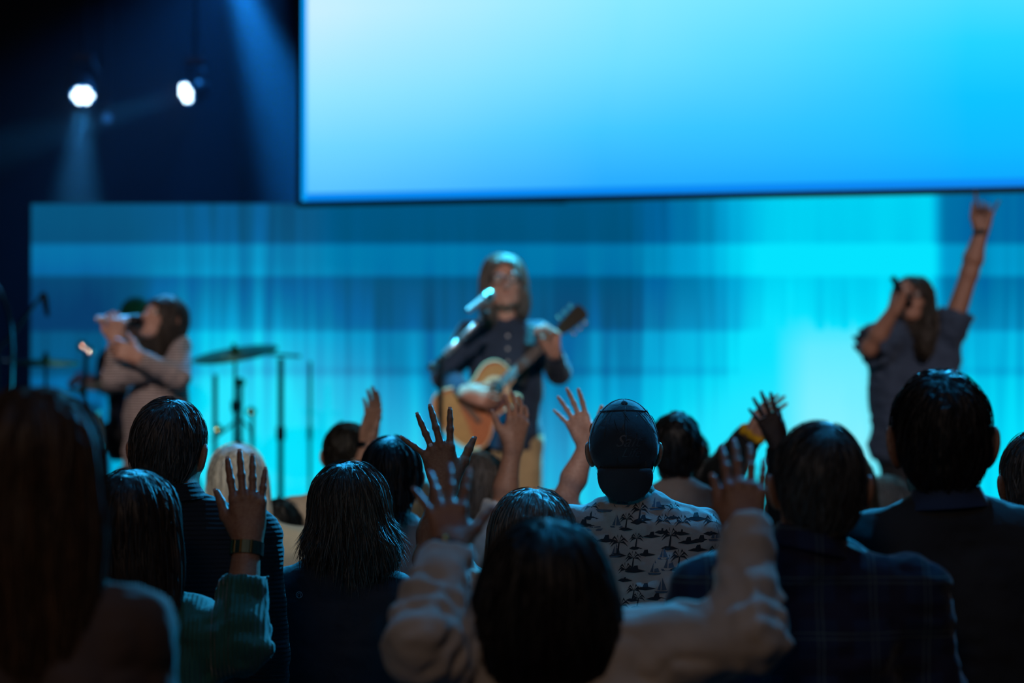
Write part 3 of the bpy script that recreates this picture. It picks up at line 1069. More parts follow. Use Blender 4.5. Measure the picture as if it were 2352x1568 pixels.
EAR_CUT = [('e', (sg * .104, -.012, -.016), (.026, .036, .044), .008, 's') for sg in (-1, 1)]
FACE_CUT = [('e', (0, .115, -.045), (.062, .075, .095), .02, 's')]
HAIR = {
    'short': dict(prims=[('e', (0, -.012, .024), (.083, .104, .097), .02, 'u'), ('e', (0, -.052, -.035), (.064, .046, .068), .03, 'u')] + EAR_CUT,
                  plane=[((0, .088, .062), (0, .16, -.175))], part=((0, -.045, .12), (0, -.05, .115)), grav=.35, amp=.006, len=.05),
    'thin': dict(prims=[('e', (0, -.012, .022), (.0795, .1, .0935), .02, 'u'), ('e', (0, -.052, -.035), (.062, .044, .068), .03, 'u')] + EAR_CUT,
                 plane=[((0, .080, .066), (0, .16, -.175))], part=((.02, .06, .11), (.02, -.06, .115)), grav=.35, amp=.004, len=.05),
    'thick': dict(prims=[('e', (0, -.010, .028), (.086, .107, .100), .02, 'u'), ('e', (0, -.054, -.03), (.068, .048, .07), .03, 'u')] + EAR_CUT,
                  plane=[((0, .092, .064), (0, .16, -.175))], part=((0, -.07, .12), (0, -.075, .115)), grav=.2, amp=.010, len=.06, lift=.014),
    'messy': dict(prims=[('e', (0, -.012, .03), (.102, .118, .108), .02, 'u'), ('e', (0, -.03, -.05), (.108, .1, .09), .04, 'u'),
                         ('e', (.055, -.045, -.10), (.058, .06, .065), .04, 'u'), ('e', (-.05, -.045, -.09), (.058, .06, .065), .04, 'u'),
                         ('e', (0, -.06, -.12), (.06, .04, .07), .04, 'u')] + FACE_CUT,
                  plane=[], part=((.03, .06, .12), (.0, -.04, .13)), grav=.6, amp=.006, len=.11, flare=.045),
    'bob': dict(prims=[('e', (0, -.012, .025), (.108, .12, .105), .02, 'u'), ('e', (0, -.03, -.075), (.136, .11, .12), .06, 'u')] + FACE_CUT,
                plane=[((0, 0, -.180), (0, -.25, -1))], part=((0, .06, .13), (0, -.05, .13)), grav=.8, amp=.005, len=.16),
    'long': dict(prims=[('e', (0, -.012, .022), (.091, .11, .10), .02, 'u'), ('e', (0, -.03, -.08), (.103, .088, .14), .04, 'u'),
                        ('e', (0, -.058, -.2), (.1, .052, .16), .04, 'u')] + FACE_CUT,
                 plane=[], part=((0, .07, .12), (0, -.03, .122)), grav=1.1, amp=.004, len=.2),
    'longer': dict(prims=[('e', (0, -.012, .026), (.1, .116, .1), .02, 'u'), ('e', (0, -.035, -.08), (.112, .095, .15), .04, 'u'),
                          ('e', (0, -.062, -.22), (.105, .06, .2), .04, 'u')] + FACE_CUT,
                   plane=[], part=((0, .07, .125), (0, -.03, .125)), grav=1.2, amp=.004, len=.22),
    'sleek': dict(prims=[('e', (0, -.014, .022), (.086, .107, .098), .02, 'u'), ('e', (0, -.05, -.05), (.074, .06, .09), .03, 'u'),
                         ('c', (.005, -.098, -.06), (.03, -.12, -.16), .04, .034, .03, 'u'), ('c', (.03, -.12, -.16), (.045, -.105, -.34), .034, .015, .02, 'u')],
                  plane=[((0, .088, .062), (0, .13, -.2))], part=((0, .08, .1), (0, -.05, .12)), grav=.9, amp=.002, len=.13),
    'wavy': dict(prims=[('e', (0, -.014, .022), (.094, .112, .1), .02, 'u'), ('e', (0, -.04, -.07), (.108, .085, .13), .04, 'u'),
                        ('e', (-.085, .01, -.16), (.045, .05, .12), .04, 'u'),
                        ('e', (0, -.06, -.17), (.09, .05, .14), .04, 'u')] + FACE_CUT,
                 plane=[], part=((0, .07, .12), (0, -.03, .122)), grav=1.0, amp=.012, len=.16, flare=.01),
    'shoulder': dict(prims=[('e', (0, -.012, .026), (.096, .112, .098), .02, 'u'), ('e', (.075, .01, -.09), (.034, .055, .11), .03, 'u'),
                            ('e', (-.072, .0, -.07), (.032, .055, .1), .03, 'u'), ('e', (0, -.055, -.08), (.09, .055, .12), .04, 'u')] + [('e', (0, .125, -.02), (.062, .09, .112), .02, 's')],
                     plane=[], part=((-.02, .07, .12), (-.01, -.03, .122)), grav=1.0, amp=.006, len=.12, flare=.008),
}


def person(label, D, cx, top, H=None, hs=1.0, yaw=0, head=(0, 0, 0), sw=.185, tw=1.0, skin='tan', style='short', hair=(.05, .035, .025, 1),
           hair_key=None, top_mat=None, bottom_mat=None, collar='crew', collar_mat=None, arms=None, sleeve=1.93, infl=.013, fold=.006,
           bx=None, floor=0.0, res=.009, hres=.005, nstr=1500, strw=.0024, group=None, stoop=0.0, seated=False, ear=1.0, vneck=False, armx=.055, wears_cap=False, hairgap=.012, tneck=0.0, hairless=False,
           coarse=False):
    """one standing (or seated) person; D depth, (cx, top) the photo pixel of the top of the head, bx pixel column of the chest"""
    tp = px(cx, top, D)
    hgt = tp[2] - floor
    torso_x = px(bx, top, D)[0] if bx is not None else tp[0]
    base = np.array([torso_x, D, floor])
    root = empty('person', tuple(base))
    tag(root, label, 'person', group)
    Ry = rot(0, 0, yaw)
    st0 = HAIR[style]['prims'][0]
    htop = .131 if wears_cap else st0[1][2] + st0[2][2] + .002
    Hc = tp - np.array([0, 0, htop * hs])
    Rh = Ry @ rot(head[0], head[2], 0)
    Rh = rot(0, 0, head[1]) @ Rh
    T = lambda p: Hc + Rh @ (np.asarray(p, float) * hs)
    # --- skeleton
    zn = Hc[2] - (.135 + tneck) * hs                      # neck base
    zs = zn - .085                                       # shoulder joint
    body = lambda x, y, z: np.array([torso_x, D, 0]) + Ry @ np.array([x, y, 0]) + np.array([0, 0, z])
    nb = body(0, -.025 - stoop, zn)
    seat_z = floor + .50
    zh = (floor + .53 * hgt) if not seated else seat_z + .1
    sh = {'R': body(sw, -.02, zs), 'L': body(-sw, -.02, zs)}
    arms = arms or {}
    J = {}
    for s, sg in (('R', 1), ('L', -1)):
        a = arms.get(s)
        if a is None:
            e = body(sg * (sw + armx), -.04 + (.055 - armx) * 1.5, zs - .29)
            w = body(sg * (sw + armx), .06 + (.055 - armx) * 2, zs - .53)
            a = dict(elbow=e, wrist=w, fdir=(0, .25, -1), dors=Ry @ np.array([sg, -.2, 0]), plain=True)
        if 'shoulder' in a:
            sh[s] = np.asarray(a['shoulder'])
        J[s] = a
    # --- head (face, ears, neck) as one skin surface
    sd = SDF()
    E = lambda c, r, k=.02, op='u', R=None: sd.ell(T(c), np.array(r) * hs, Rh if R is None else Rh @ R, k * hs, op)
    C = lambda a, b, ra, rb, k=.02, op='u': sd.cap(T(a), T(b), ra * hs, rb * hs, k * hs, op)
    E((0, -.012, .02), (.076, .096, .09))
    E((0, .022, -.045), (.061, .068, .076), .04)
    C((-.03, .055, -.088), (.03, .055, -.088), .02, .02, .03)
    E((0, .074, -.098), (.02, .016, .017), .02)
    C((-.036, .078, .022), (.036, .078, .022), .012, .012, .02)
    C((0, .088, .008), (0, .107, -.032), .008, .0135, .012)
    C((-.012, .094, -.036), (.012, .094, -.036), .008, .008, .008)
    for sg in (-1, 1):
        E((sg * .038, .066, -.03), (.022, .02, .022), .02)
        E((sg * .032, .099, .003), (.016, .013, .011), .012, 's')
        E((sg * (.085 + (ear - 1) * .02), -.010, -.012), (.0085, .022 * ear, .034 * ear), .008, 'u', rot(10, sg * 8, sg * 30))
        E((sg * (.094 + (ear - 1) * .02), .0, -.008), (.005, .012, .02), .006, 's', rot(10, sg * 8, sg * 30))
    C((-.018, .085, -.066), (.018, .085, -.066), .0095, .0095, .01)
    C((-.02, .097, -.066), (.02, .097, -.066), .0025, .0025, .004, 's')
    neck_top = T((0, -.02, -.05))
    nr = .048 * hs if sw < .19 else .056 * hs
    sd.cap(neck_top, nb, nr, nr * 1.1, .03)
    sd.cap(nb, nb - np.array([0, -.01, .06]), nr * 1.05, nr * 1.05, .02)
    parts = [polygonize(sd, hres)]
    # --- arms with hands, one surface from the shoulder to the finger tips
    out = dict(root=root, base=base, T=T, Rh=Rh, hands={}, body=body, zs=zs, nb=nb, J=J, sh=sh)
    for s in 'RL':
        a = J[s]
        sa = SDF()
        w, e = np.asarray(a['wrist'], float), np.asarray(a['elbow'], float)
        k = a.get('r', 1.0)
        fd = unit(w - e)
        wd = unit(np.cross(fd, np.asarray(a['dors'], float)))
        m = e + (w - e) * .35
        sa.cap(sh[s], e, .047 * k, .037 * k, .03)
        sa.cap(e, m, .038 * k, .040 * k, .02)
        for q in (-1, 1):
            sa.cap(m, w + wd * q * .011, .038 * k, .0195 * k, .02)
        out['hands'][s] = add_hand(sa, w, a['fdir'], a['dors'], s, a.get('sc', 1.0 * hs), a.get('spread', (7, 1, -5, -13)),
                                   a.get('curl', (10, 14, 10)), a.get('thumb', (38, 10)), a.get('curls'))
        parts.append(polygonize(sa, a.get('res', .007 if a.get('plain') else .0036)))
    # --- trunk and legs of the body under the clothes
    def trunk(q, g):
        q.ell(body(0, -.01 - stoop * .5, zs - .17), (.158 * tw + g, .108 + g, .2 + g), Ry, .05)
        q.cap(body(-sw + .04, -.022 - stoop, zs - .03), body(sw - .04, -.022 - stoop, zs - .03), .056 + g, None, .06)
        for sg in (-1, 1):
            q.cap(nb + np.array([0, 0, -.030]), body(sg * sw * .80, -.02 - stoop, zs + .004), .056 + g, .050 + g, .05)
            q.ell(body(sg * .075, -.07, zs - .12), (.075 + g, .05 + g, .09 + g), Ry, .04)
        q.ell(body(0, 0, zh + .16), (.142 * tw + g, .108 + g, .2 + g), Ry, .06)
        q.ell(body(0, -.005, zh), (.162 * tw + g, .122 + g, .13 + g), Ry, .06)
    core = SDF()
    trunk(core, -.006)
    lg = {}
    for s, sg in (('R', 1), ('L', -1)):
        hip = body(sg * .085, 0, zh - .03)
        if seated:
            knee, ank = body(sg * .2, .42, floor + .5), body(sg * .2, .45, floor + .09)
        else:
            knee, ank = body(sg * .095, .01, floor + .27 * hgt), body(sg * .10, -.02, floor + .075)
        lg[s] = (hip, knee, ank)
        core.chain([hip, knee, ank], [.075, .05, .036], .03)
    parts.append(polygonize(core, .022))
    V, Q = join(parts)
    bodyo = np_mesh('body', V, Q, SKIN[skin], root, base)
    out['body_obj'] = bodyo
    # --- face details
    for sg in (-1, 1):
        m = MB().lathe(T((sg * .032, .076, .002)), Rh @ np.array([0, 1, 0]), [(.0, .013), (.006, .0122), (.010, .009), (.0125, .004), (.013, .0008)], 12)
        eo = m.build('eye', EYE_WHITE, root, True)
        MB().lathe(T((sg * .032, .0885, .002)), Rh @ np.array([0, 1, 0]), [(.0, .0052), (.0008, .0050), (.0012, .002)], 10).build('iris', IRIS, eo, True, base=base)
        MB().tube([T((sg * .016, .092, .021)), T((sg * .032, .0925, .025)), T((sg * .047, .083, .021))], [.002, .003, .0015], 6).build('eyebrow', hair_key or mat_hair('hair_%02x%02x%02x' % tuple(int(c * 255) for c in hair[:3]), hair), root, True)
    MB().tube([T((-.021, .084, -.066)), T((-.009, .0955, -.062)), T((0, .0965, -.064)), T((.009, .0955, -.062)), T((.021, .084, -.066))], [.002, .0045, .004, .0045, .002], 6).build('lips', LIP, root, True)
    # --- hair
    hm = hair_key or mat_hair('hair_%02x%02x%02x' % tuple(int(c * 255) for c in hair[:3]), hair)
    if not hairless:
        st = HAIR[style]
        hd = SDF()
        for pr in st['prims']:
            if pr[0] == 'e':
                hd.ell(T(pr[1]), np.array(pr[2]) * hs, Rh, pr[3] * hs, pr[4])
            else:
                hd.cap(T(pr[1]), T(pr[2]), pr[3] * hs, pr[4] * hs, pr[5] * hs, pr[6])
        for (p0, n) in st['plane']:
            hd.plane(T(p0), Rh @ np.array(n, float), .012)
        plain = SDF()
        plain.ops = list(hd.ops)
        seed = RNG.random(3) * 20
        amp = st['amp']
        sc3 = np.array([55, 55, 30.0]) if style in ('short', 'thick', 'thin') else np.array([70, 70, 16.0]) if style != 'wavy' else np.array([34, 34, 26.0])
        hd.disp = lambda P: amp * (vnoise((P - Hc) @ Rh * sc3 + seed) + .5 * vnoise((P - Hc) @ Rh * sc3 * 2.1 + seed))
        HV, HQ = polygonize(hd, hres)
        pa, pb = T(st['part'][0]), T(st['part'][1])
        ab = pb - pa
        ids = RNG.integers(0, len(HV), nstr)
        P = HV[ids] + RNG.normal(0, .002, (nstr, 3))
        nst = 7
        ln = st['len'] * (0.5 + RNG.random(nstr)) * hs
        off = RNG.random(nstr) ** 2 * st.get('lift', .008) + .0005
        jit = RNG.normal(0, .22, (nstr, 3))
        path, nrm = [], []
        for i in range(nst):
            d0, g = grad(plain, P)
            t = i / (nst - 1)
            lowz = np.clip(-((P - Hc) @ Rh)[:, 2] / .08, .08, 1)
            P = P - (d0 - off - st.get('flare', .004) * lowz * t * t * (RNG.random(nstr) if i == 0 else flr))[:, None] * g * .9
            if i == 0:
                flr = RNG.random(nstr)
            path.append(P)
            nrm.append(g)
            h = np.clip(((P - pa) @ ab) / (ab @ ab), 0, 1)
            v = P - (pa + h[:, None] * ab)
            v = v / (np.linalg.norm(v, axis=1, keepdims=True) + 1e-6)
            v = v + np.array([0, 0, -st['grav']]) + jit
            v = v - g * np.einsum('ij,ij->i', v, g)[:, None]
            v = v / (np.linalg.norm(v, axis=1, keepdims=True) + 1e-6)
            P = P + v * (ln / nst)[:, None]
        path, nrm = np.stack(path, 1), np.stack(nrm, 1)
        tan = np.gradient(path, axis=1)
        wv = np.cross(tan, nrm)
        wv = wv / (np.linalg.norm(wv, axis=2, keepdims=True) + 1e-9)
        tw_ = RNG.normal(0, 1.0, nstr)[:, None, None]
        wv = wv * np.cos(tw_) + nrm * np.sin(tw_)
        taper = np.array([.35, .8, 1, 1, .9, .6, .15])[None, :, None] * strw
        SV = np.concatenate([path - wv * taper * .5, path + wv * taper * .5], 1).reshape(-1, 3)
        b0 = (np.arange(nstr) * (2 * nst))[:, None] + np.arange(nst - 1)[None]
        SQ = np.stack([b0, b0 + 1, b0 + nst + 1, b0 + nst], -1).reshape(-1, 4)
        V, Q = join([(HV, HQ), (SV, SQ)])
        ho = out['hair_obj'] = np_mesh('hair', V, Q, hm, root, base)
        tint = np.concatenate([np.full(len(HV), .8), np.repeat(.45 + 1.3 * RNG.random(nstr) ** 1.5, 2 * nst)]).astype(np.float32)
        at = ho.data.attributes.new('tint', 'FLOAT', 'POINT')
        at.data.foreach_set('value', tint)
    # --- clothes
    td = SDF()
    for s in 'RL':
        a = J[s]
        e, w = np.asarray(a['elbow'], float), np.asarray(a['wrist'], float)
        t = a.get('sleeve', sleeve)
        k = a.get('r', 1.0)
        fat = a.get('fat', 0.0)
        r0, r1, r2 = .054 * k + infl + fat, .043 * k + infl + fat, .029 * k + infl + fat * .5
        if t <= 1:
            end = sh[s] + (e - sh[s]) * t
            td.cap(sh[s], end, r0, r0 + (r1 - r0) * t + .006, .05)
            td.plane(end, unit(e - sh[s]), .006) if False else None
            cut_c, cut_n = end, unit(e - sh[s])
        else:
            end = e + (w - e) * (t - 1)
            td.cap(sh[s], e, r0, r1, .05)
            td.cap(e, end, r1, r1 + (r2 - r1) * (t - 1), .02)
            cut_c, cut_n = end, unit(w - e)
        # cut the sleeve end square
        td.cap(cut_c + cut_n * .1, cut_c + cut_n * .11, .1, .1, .004, 's')
    trunk(td, infl)
    td.plane(body(0, 0, zh - .06), (0, 0, -1), .01)
    if vneck:
        td.cap(body(0, .07, zn + .05), body(0, .125, zn - .085), .05, .010, .006, 's')
        td.cap(body(0, .12, zn + .05), body(0, .17, zn - .085), .06, .012, .006, 's')
    seed2 = RNG.random(3) * 20
    fs3 = np.array([7.0, 7.0, 11.0])
    segs = []
    for s in 'RL':
        a = J[s]
        if not a.get('plain'):
            segs.append((np.asarray(sh[s]), np.asarray(a['elbow'], float), np.asarray(a['wrist'], float)))

    def cloth_disp(P):
        d = fold * (vnoise(P * fs3 + seed2) * .9 + .55 * (1 - 2 * np.abs(vnoise(P * fs3 * 2.3 + seed2))) + .3 * vnoise(P * 45 + seed2))
        for (s0, e0, w0) in segs:                          # creases bunching round the elbow
            nz = vnoise(P * 8 + seed2)
            for (a0, b0) in ((e0, w0), (e0, s0)):
                t = unit(b0 - a0)
                al = (P - a0) @ t
                m = (al > -.03) & (np.linalg.norm(P - a0 - np.clip(al, 0, .3)[:, None] * t, axis=1) < .13)
                wgt = np.where(m, np.exp(-(al / .17) ** 2), 0) * (.5 + .5 * vnoise(P * 6 + seed2 + 4))
                d = d + fold * .75 * wgt * np.sin(al * 2 * math.pi / .055 + 6 * nz)
        return d
    td.disp = cloth_disp
    V, Q = polygonize(td, res)
    out['top_obj'] = np_mesh('shirt', V, Q, top_mat, root, base)
    out['top_geo'] = (V, Q)
    ax = unit(neck_top - nb)
    axs = unit(ax + np.array([0, 0, .6]))
    cm = collar_mat or top_mat
    if collar == 'crew':
        prof = [(-.012, nr + .022), (.004, nr + .016), (.010, nr + .010), (.006, nr + .004), (-.012, nr + .004)]
    elif collar == 'turtle':
        prof = [(-.02, nr + .034), (.0, nr + .03), (.03, nr + .022), (.05, nr + .016), (.056, nr + .008), (.03, nr + .004), (-.01, nr + .003)]
    elif collar == 'shirt':
        prof = [(-.014, nr + .030), (-.004, nr + .024), (.018, nr + .013), (.026, nr + .010), (.028, nr + .006), (.02, nr + .003), (-.01, nr + .003)]
    else:
        prof = None
    if prof:
        cmb = MB().lathe(nb + ax * .012, axs, prof, 36)
        cmb.f = [f for f in cmb.f if len(f) == 4]
        if vneck:                                       # open at the throat
            fw = Ry @ np.array([0, 1.0, 0])
            cmb.f = [f for f in cmb.f if unit((np.mean([cmb.v[i] for i in f], 0) - nb) * np.array([1, 1, 0])) @ fw < .62]
        n_ = len(prof) - 1
        for k_ in range(36):                            # close the inner rim
            if not vneck:
                cmb.f.append((n_ * 36 + k_, n_ * 36 + (k_ + 1) % 36, (k_ + 1) % 36, k_))
        cmb.build('collar', cm, out['top_obj'], True, base=base)
    bd = SDF()
    g = .016
    bd.ell(body(0, -.005, zh), (.158 * tw + .008, .118, .125), Ry, .05)
    for s in 'RL':
        hip, knee, ank = lg[s]
        bd.chain([hip, knee, ank + np.array([0, 0, .0])], [.083 + g * .3, .055 + g, .045 + g], .04)
    bd.plane(body(0, 0, zh + .07), (0, 0, 1), .01)
    V, Q = polygonize(bd, .016 if not seated else .014)
    out['bottom_obj'] = np_mesh('trousers', V, Q, bottom_mat, root, base)
    for s, sg in (('R', 1), ('L', -1)):
        ank = lg[s][2]
        q = SDF()
        f = Ry @ np.array([sg * .12, 1, 0])
        z0 = np.array([0, 0, floor - ank[2]])
        q.cap(ank + z0 + np.array([0, 0, .04]) - f * .04, ank + z0 + np.array([0, 0, .03]) + f * .15, .043, .038, .02)
        q.cap(ank + z0 + np.array([0, 0, .04]) - f * .03, ank + np.array([0, 0, .02]), .04, .045, .02)
        q.plane((0, 0, floor + .001), (0, 0, -1), .004)
        V, Q = polygonize(q, .014)
        np_mesh('shoe', V, Q, LEATHER, root, base)
    return out


def nails(p, side, fingers=(0, 1, 2, 3, 4)):
    h = p['hands'][side]
    for i in fingers:
        t, d, n, x, r = h['tips'][i]
        c = t + n * r * .82 + d * r * .05
        vs, fs = [], []
        for a in range(5):
            for b in range(5):
                u, v = (a / 4 - .5) * 2, (b / 4 - .5) * 2
                vs.append(c + x * u * r * .72 * (1 - .12 * v * v) + d * (v * r * 1.15) + n * (-.28 * r * u * u - .10 * r * v * v + .03 * r))
        for a in range(4):
            for b in range(4):
                fs.append((a * 5 + b, a * 5 + b + 1, a * 5 + b + 6, a * 5 + b + 5))
        MB().add(vs, fs).build('fingernail', NAIL, p['body_obj'], True, base=p['base'])


def project_decal(name, polys, frame, geo, mat, parent, base, lift=.0015):
    """flat print shapes laid on a garment: polys in metres in the frame (origin, right, up), thrown along the frame's normal"""
    o, r, u, n = frame
    V, Q = geo
    bvh = BVHTree.FromPolygons([tuple(v) for v in V], [tuple(int(i) for i in q) for q in Q])
    mb = MB()
    for poly in polys:
        vs, ok = [], True
        for (a, b) in poly:
            s = o + r * a + u * b - n * .5
            hit = bvh.ray_cast(Vector(s), Vector(n), 1.0)
            if hit[0] is None:
                ok = False
                break
            vs.append(np.array(hit[0]) - n * lift)
        if ok:
            mb.add(vs, [tuple(range(len(vs)))])
    if mb.v:
        return mb.build(name, mat, parent, base=base)

# ------------------------------------------------------------------ guitar
GU = unit(np.array([.735, .10, .66]))
GN = unit(np.array([.10, -1, .10]))
GN = unit(GN - GU * (GN @ GU))
GV = np.cross(GN, GU)
if GV[2] < 0:
    GV = -GV
GO = px(1137, 893, 11.02)
GS = .80
gl = lambda u, v, n=0.0: GO + GS * (GU * u + GV * v) + GN * n


def smooth_loop(pts, k=5):
    out, n = [], len(pts)
    P = [np.array(p, float) for p in pts]
    for i in range(n):
        p0, p1, p2, p3 = P[i - 1], P[i], P[(i + 1) % n], P[(i + 2) % n]
        for j in range(k):
            t = j / k
            out.append(.5 * ((2 * p1) + (-p0 + p2) * t + (2 * p0 - 5 * p1 + 4 * p2 - p3) * t * t + (-p0 + 3 * p1 - 3 * p2 + p3) * t ** 3))
    return out


g_out = [(.135, .0), (.135, .035), (.128, .09), (.10, .128), (.05, .146), (0, .138), (-.05, .122), (-.09, .120), (-.14, .142), (-.2, .182), (-.26, .2), (-.32, .178), (-.36, .105), (-.372, 0),
         (-.36, -.105), (-.32, -.178), (-.26, -.2), (-.2, -.182), (-.14, -.142), (-.09, -.120), (-.05, -.124), (0, -.140), (.045, -.148), (.075, -.135), (.072, -.108), (.05, -.085), (.055, -.055), (.09, -.036), (.12, -.03)]
g_loop = smooth_loop(g_out, 4)
M_TOP = mat_plain('guitar_spruce', (.50, .145, .028, 1), .3, nscale=14)
M_SIDE = mat_plain('guitar_side', (.22, .07, .02, 1), .35)
M_BIND = mat_plain('guitar_binding', (.75, .55, .33, 1), .4)
M_NECK = mat_plain('guitar_neck', (.10, .05, .022, 1), .4)
M_HEADST = mat_plain('headstock_inlay', (.02, .016, .008, 1), .75, nscale=60, noise=.6)
M_PICK = mat_plain('pickguard', (.06, .008, .012, 1), .25)
gtr = empty('acoustic_guitar', tuple(GO))
tag(gtr, 'orange-brown acoustic guitar with a cutaway, held by the guitarist', 'guitar')
ng = len(g_loop)
mb = MB()
mb.add([gl(p[0], p[1], 0) for p in g_loop] + [gl(p[0], p[1], -.08) for p in g_loop],
       [(i, (i + 1) % ng, (i + 1) % ng + ng, i + ng) for i in range(ng)] + [tuple(range(ng, 2 * ng))])
mb.build('guitar_body', M_SIDE, gtr, True)
MB().add([gl(p[0], p[1], .001) for p in g_loop], [tuple(range(ng))]).build('soundboard', M_TOP, gtr)
MB().tube([gl(p[0], p[1], .001) for p in g_loop], .0055, 6, closed=True).build('binding', M_BIND, gtr, True)
circ = lambda r, n=.002, c=(0, 0), k=28: [gl(c[0] + r * math.cos(2 * math.pi * i / k), c[1] + r * math.sin(2 * math.pi * i / k), n) for i in range(k)]
MB().add(circ(.050), [tuple(range(28))]).build('soundhole', mat_plain('soundhole_shade', (.004, .004, .006, 1), .8), gtr)  # flat dark disc painted for the shade inside the hole
a_, b_ = circ(.054, .003), circ(.074, .003)
MB().add(a_ + b_, [(i, (i + 1) % 28, (i + 1) % 28 + 28, i + 28) for i in range(28)]).build('rosette', M_BIND, gtr)
pg = smooth_loop([(.03, -.06), (.005, -.10), (-.06, -.105), (-.12, -.10), (-.12, -.06), (-.075, -.04), (-.05, -.03), (-.03, -.05), (0, -.06)], 3)
MB().add([gl(p[0], p[1], .004) for p in pg], [tuple(range(len(pg)))]).build('pickguard', M_PICK, gtr)


def gbox(u0, u1, v0, v1, n0, n1, taper=1.0):
    vs = []
    for n in (n0, n1):
        for (u, v) in ((u0, v0), (u1, v0 * taper), (u1, v1 * taper), (u0, v1)):
            vs.append(gl(u, v, n))
    return MB().add(vs, [(0, 3, 2, 1), (4, 5, 6, 7), (0, 1, 5, 4), (1, 2, 6, 5), (2, 3, 7, 6), (3, 0, 4, 7)])


gbox(-.205, -.175, -.085, .085, .002, .012).build('bridge', M_NECK, gtr)
gbox(.10, .50, -.030, .030, -.030, .002, .78).build('neck', M_NECK, gtr)
gbox(.055, .50, -.029, .029, .003, .010, .75).build('fretboard', mat_plain('fretboard', (.035, .02, .012, 1), .4), gtr)
hs_ = smooth_loop([(.50, -.022), (.53, -.036), (.60, -.042), (.675, -.046), (.685, -.02), (.69, 0), (.685, .02), (.675, .046), (.60, .042), (.53, .036), (.50, .022)], 2)
nh = len(hs_)
MB().add([gl(p[0], p[1], .004) for p in hs_] + [gl(p[0], p[1], -.012) for p in hs_],
         [tuple(range(nh)), tuple(reversed(range(nh, 2 * nh)))] + [(i, i + nh, (i + 1) % nh + nh, (i + 1) % nh) for i in range(nh)]).build('headstock', M_HEADST, gtr)
for i in range(3):
    for sg in (-1, 1):
        c = gl(.55 + .045 * i, sg * .06, -.004)
        MB().lathe(c - GV * sg * .025, GV * sg, [(0, .003), (.018, .003), (.019, .009), (.034, .010), (.038, .006)], 10).build('tuning_peg', CHROME, gtr, True)
for i in range(6):
    v = -.018 + i * .0072
    MB().tube([gl(-.19, v * 1.5, .012), gl(.05, v * 1.2, .013), gl(.50, v, .011)], .0008, 4).build('string', CHROME, gtr)
for i in range(1, 13):
    u = .50 - .62 * (1 - 2 ** (-i / 12.0))
    gbox(u, u + .003, -.027, .027, .010, .0115).build('fret', CHROME, gtr)

# ------------------------------------------------------------------ performers
DENIM = mat_cloth('blue_denim', (.05, .11, .22, 1), rough=.8)
KHAKI = mat_cloth('khaki_cotton', (.52, .40, .22, 1))
DARKT = mat_cloth('dark_trousers', (.02, .021, .025, 1))
V3 = lambda p, dx=0, dy=0, dz=0: np.asarray(p, float) + np.array([dx, dy, dz])


def strap(p, pts, mat, r=.018):
    pts = [np.asarray(q) for q in pts]
    mb = MB()
    vs, fs = [], []
    for i, q in enumerate(pts):
        t = unit(pts[min(i + 1, len(pts) - 1)] - pts[max(i - 1, 0)])
        w = unit(np.cross(t, [0, -1, .3])) * r
        for (o, e) in ((-1, 0), (1, 0), (1, .004), (-1, .004)):
            vs.append(q + w * o + np.array([0, -e, 0]))
    for i in range(len(pts) - 1):
        for k in range(4):
            fs.append((i * 4 + k, i * 4 + (k + 1) % 4, i * 4 + 4 + (k + 1) % 4, i * 4 + 4 + k))
    return mb.add(vs, fs)


def glasses(p, mat=BLACK_PLASTIC, lens=None):
    T, R = p['T'], p['Rh']
    o = empty('glasses', tuple(T((0, .11, .004))))
    for sg in (-1, 1):
        c = T((sg * .033, .108, .002))
        n = 18
        MB().tube([T((sg * .033 + .026 * math.cos(2 * math.pi * i / n), .108, .002 + .019 * math.sin(2 * math.pi * i / n))) for i in range(n)], .0034, 6, closed=True).build('rim', mat, o)
        MB().add([T((sg * .033 + .025 * math.cos(2 * math.pi * i / n), .108, .002 + .018 * math.sin(2 * math.pi * i / n))) for i in range(n)], [tuple(range(n))]).build('lens', lens or MATS_GLASS, o)
        MB().tube([T((sg * .059, .107, .006)), T((sg * .083, .06, .008)), T((sg * .087, -.02, .004))], .002, 6).build('temple', mat, o)
    MB().tube([T((-.008, .109, .005)), T((0, .112, .007)), T((.008, .109, .005))], .002, 6).build('bridge', mat, o)
    return o


gm_, gnt, gbs = new_mat('spectacle_lens')
gbs.inputs['Base Color'].default_value = (.75, .85, .95, 1)
gbs.inputs['Roughness'].default_value = .03
gbs.inputs['Alpha'].default_value = .05
gbs.inputs['Specular IOR Level'].default_value = 1.0
MATS_GLASS = gm_

# the guitarist
NAVY_SHIRT = mat_cloth('navy_shirt', (.03, .05, .09, 1))
gsh = dict(
    R=dict(elbow=px(1022, 868, GD - .08), wrist=px(1070, 902, 10.965), fdir=(.78, -.02, -.18), dors=(.05, -1, .25), shoulder=px(1078, 768, GD), res=.005,
           spread=(4, 0, -4, -8), curl=(30, 35, 20), thumb=(30, 10), sc=1.05),
    L=dict(elbow=px(1284, 856, GD - .12), wrist=px(1272, 808, 11.0), fdir=(-.12, -.15, 1), dors=(.55, .55, .2), shoulder=px(1240, 768, GD), res=.005,
           spread=(5, 1, -3, -8), curl=(50, 55, 35), thumb=(35, 25), sc=1.05))
guitarist = person('person in navy shirt and khaki trousers playing guitar at centre stage', GD, 1157, 580, hs=1.08, yaw=180, head=(4, 4, 4), sw=.185, skin='fair', style='shoulder',
                   hair=(.13, .115, .10, 1), top_mat=NAVY_SHIRT, bottom_mat=KHAKI, collar='shirt', arms=gsh, floor=STAGE_Z, res=.009, hres=.005, nstr=1300, bx=1163, vneck=True, tneck=.05)
g_ = glasses(guitarist)
tag(g_, 'dark-rimmed glasses on the guitarist\'s face', 'glasses')
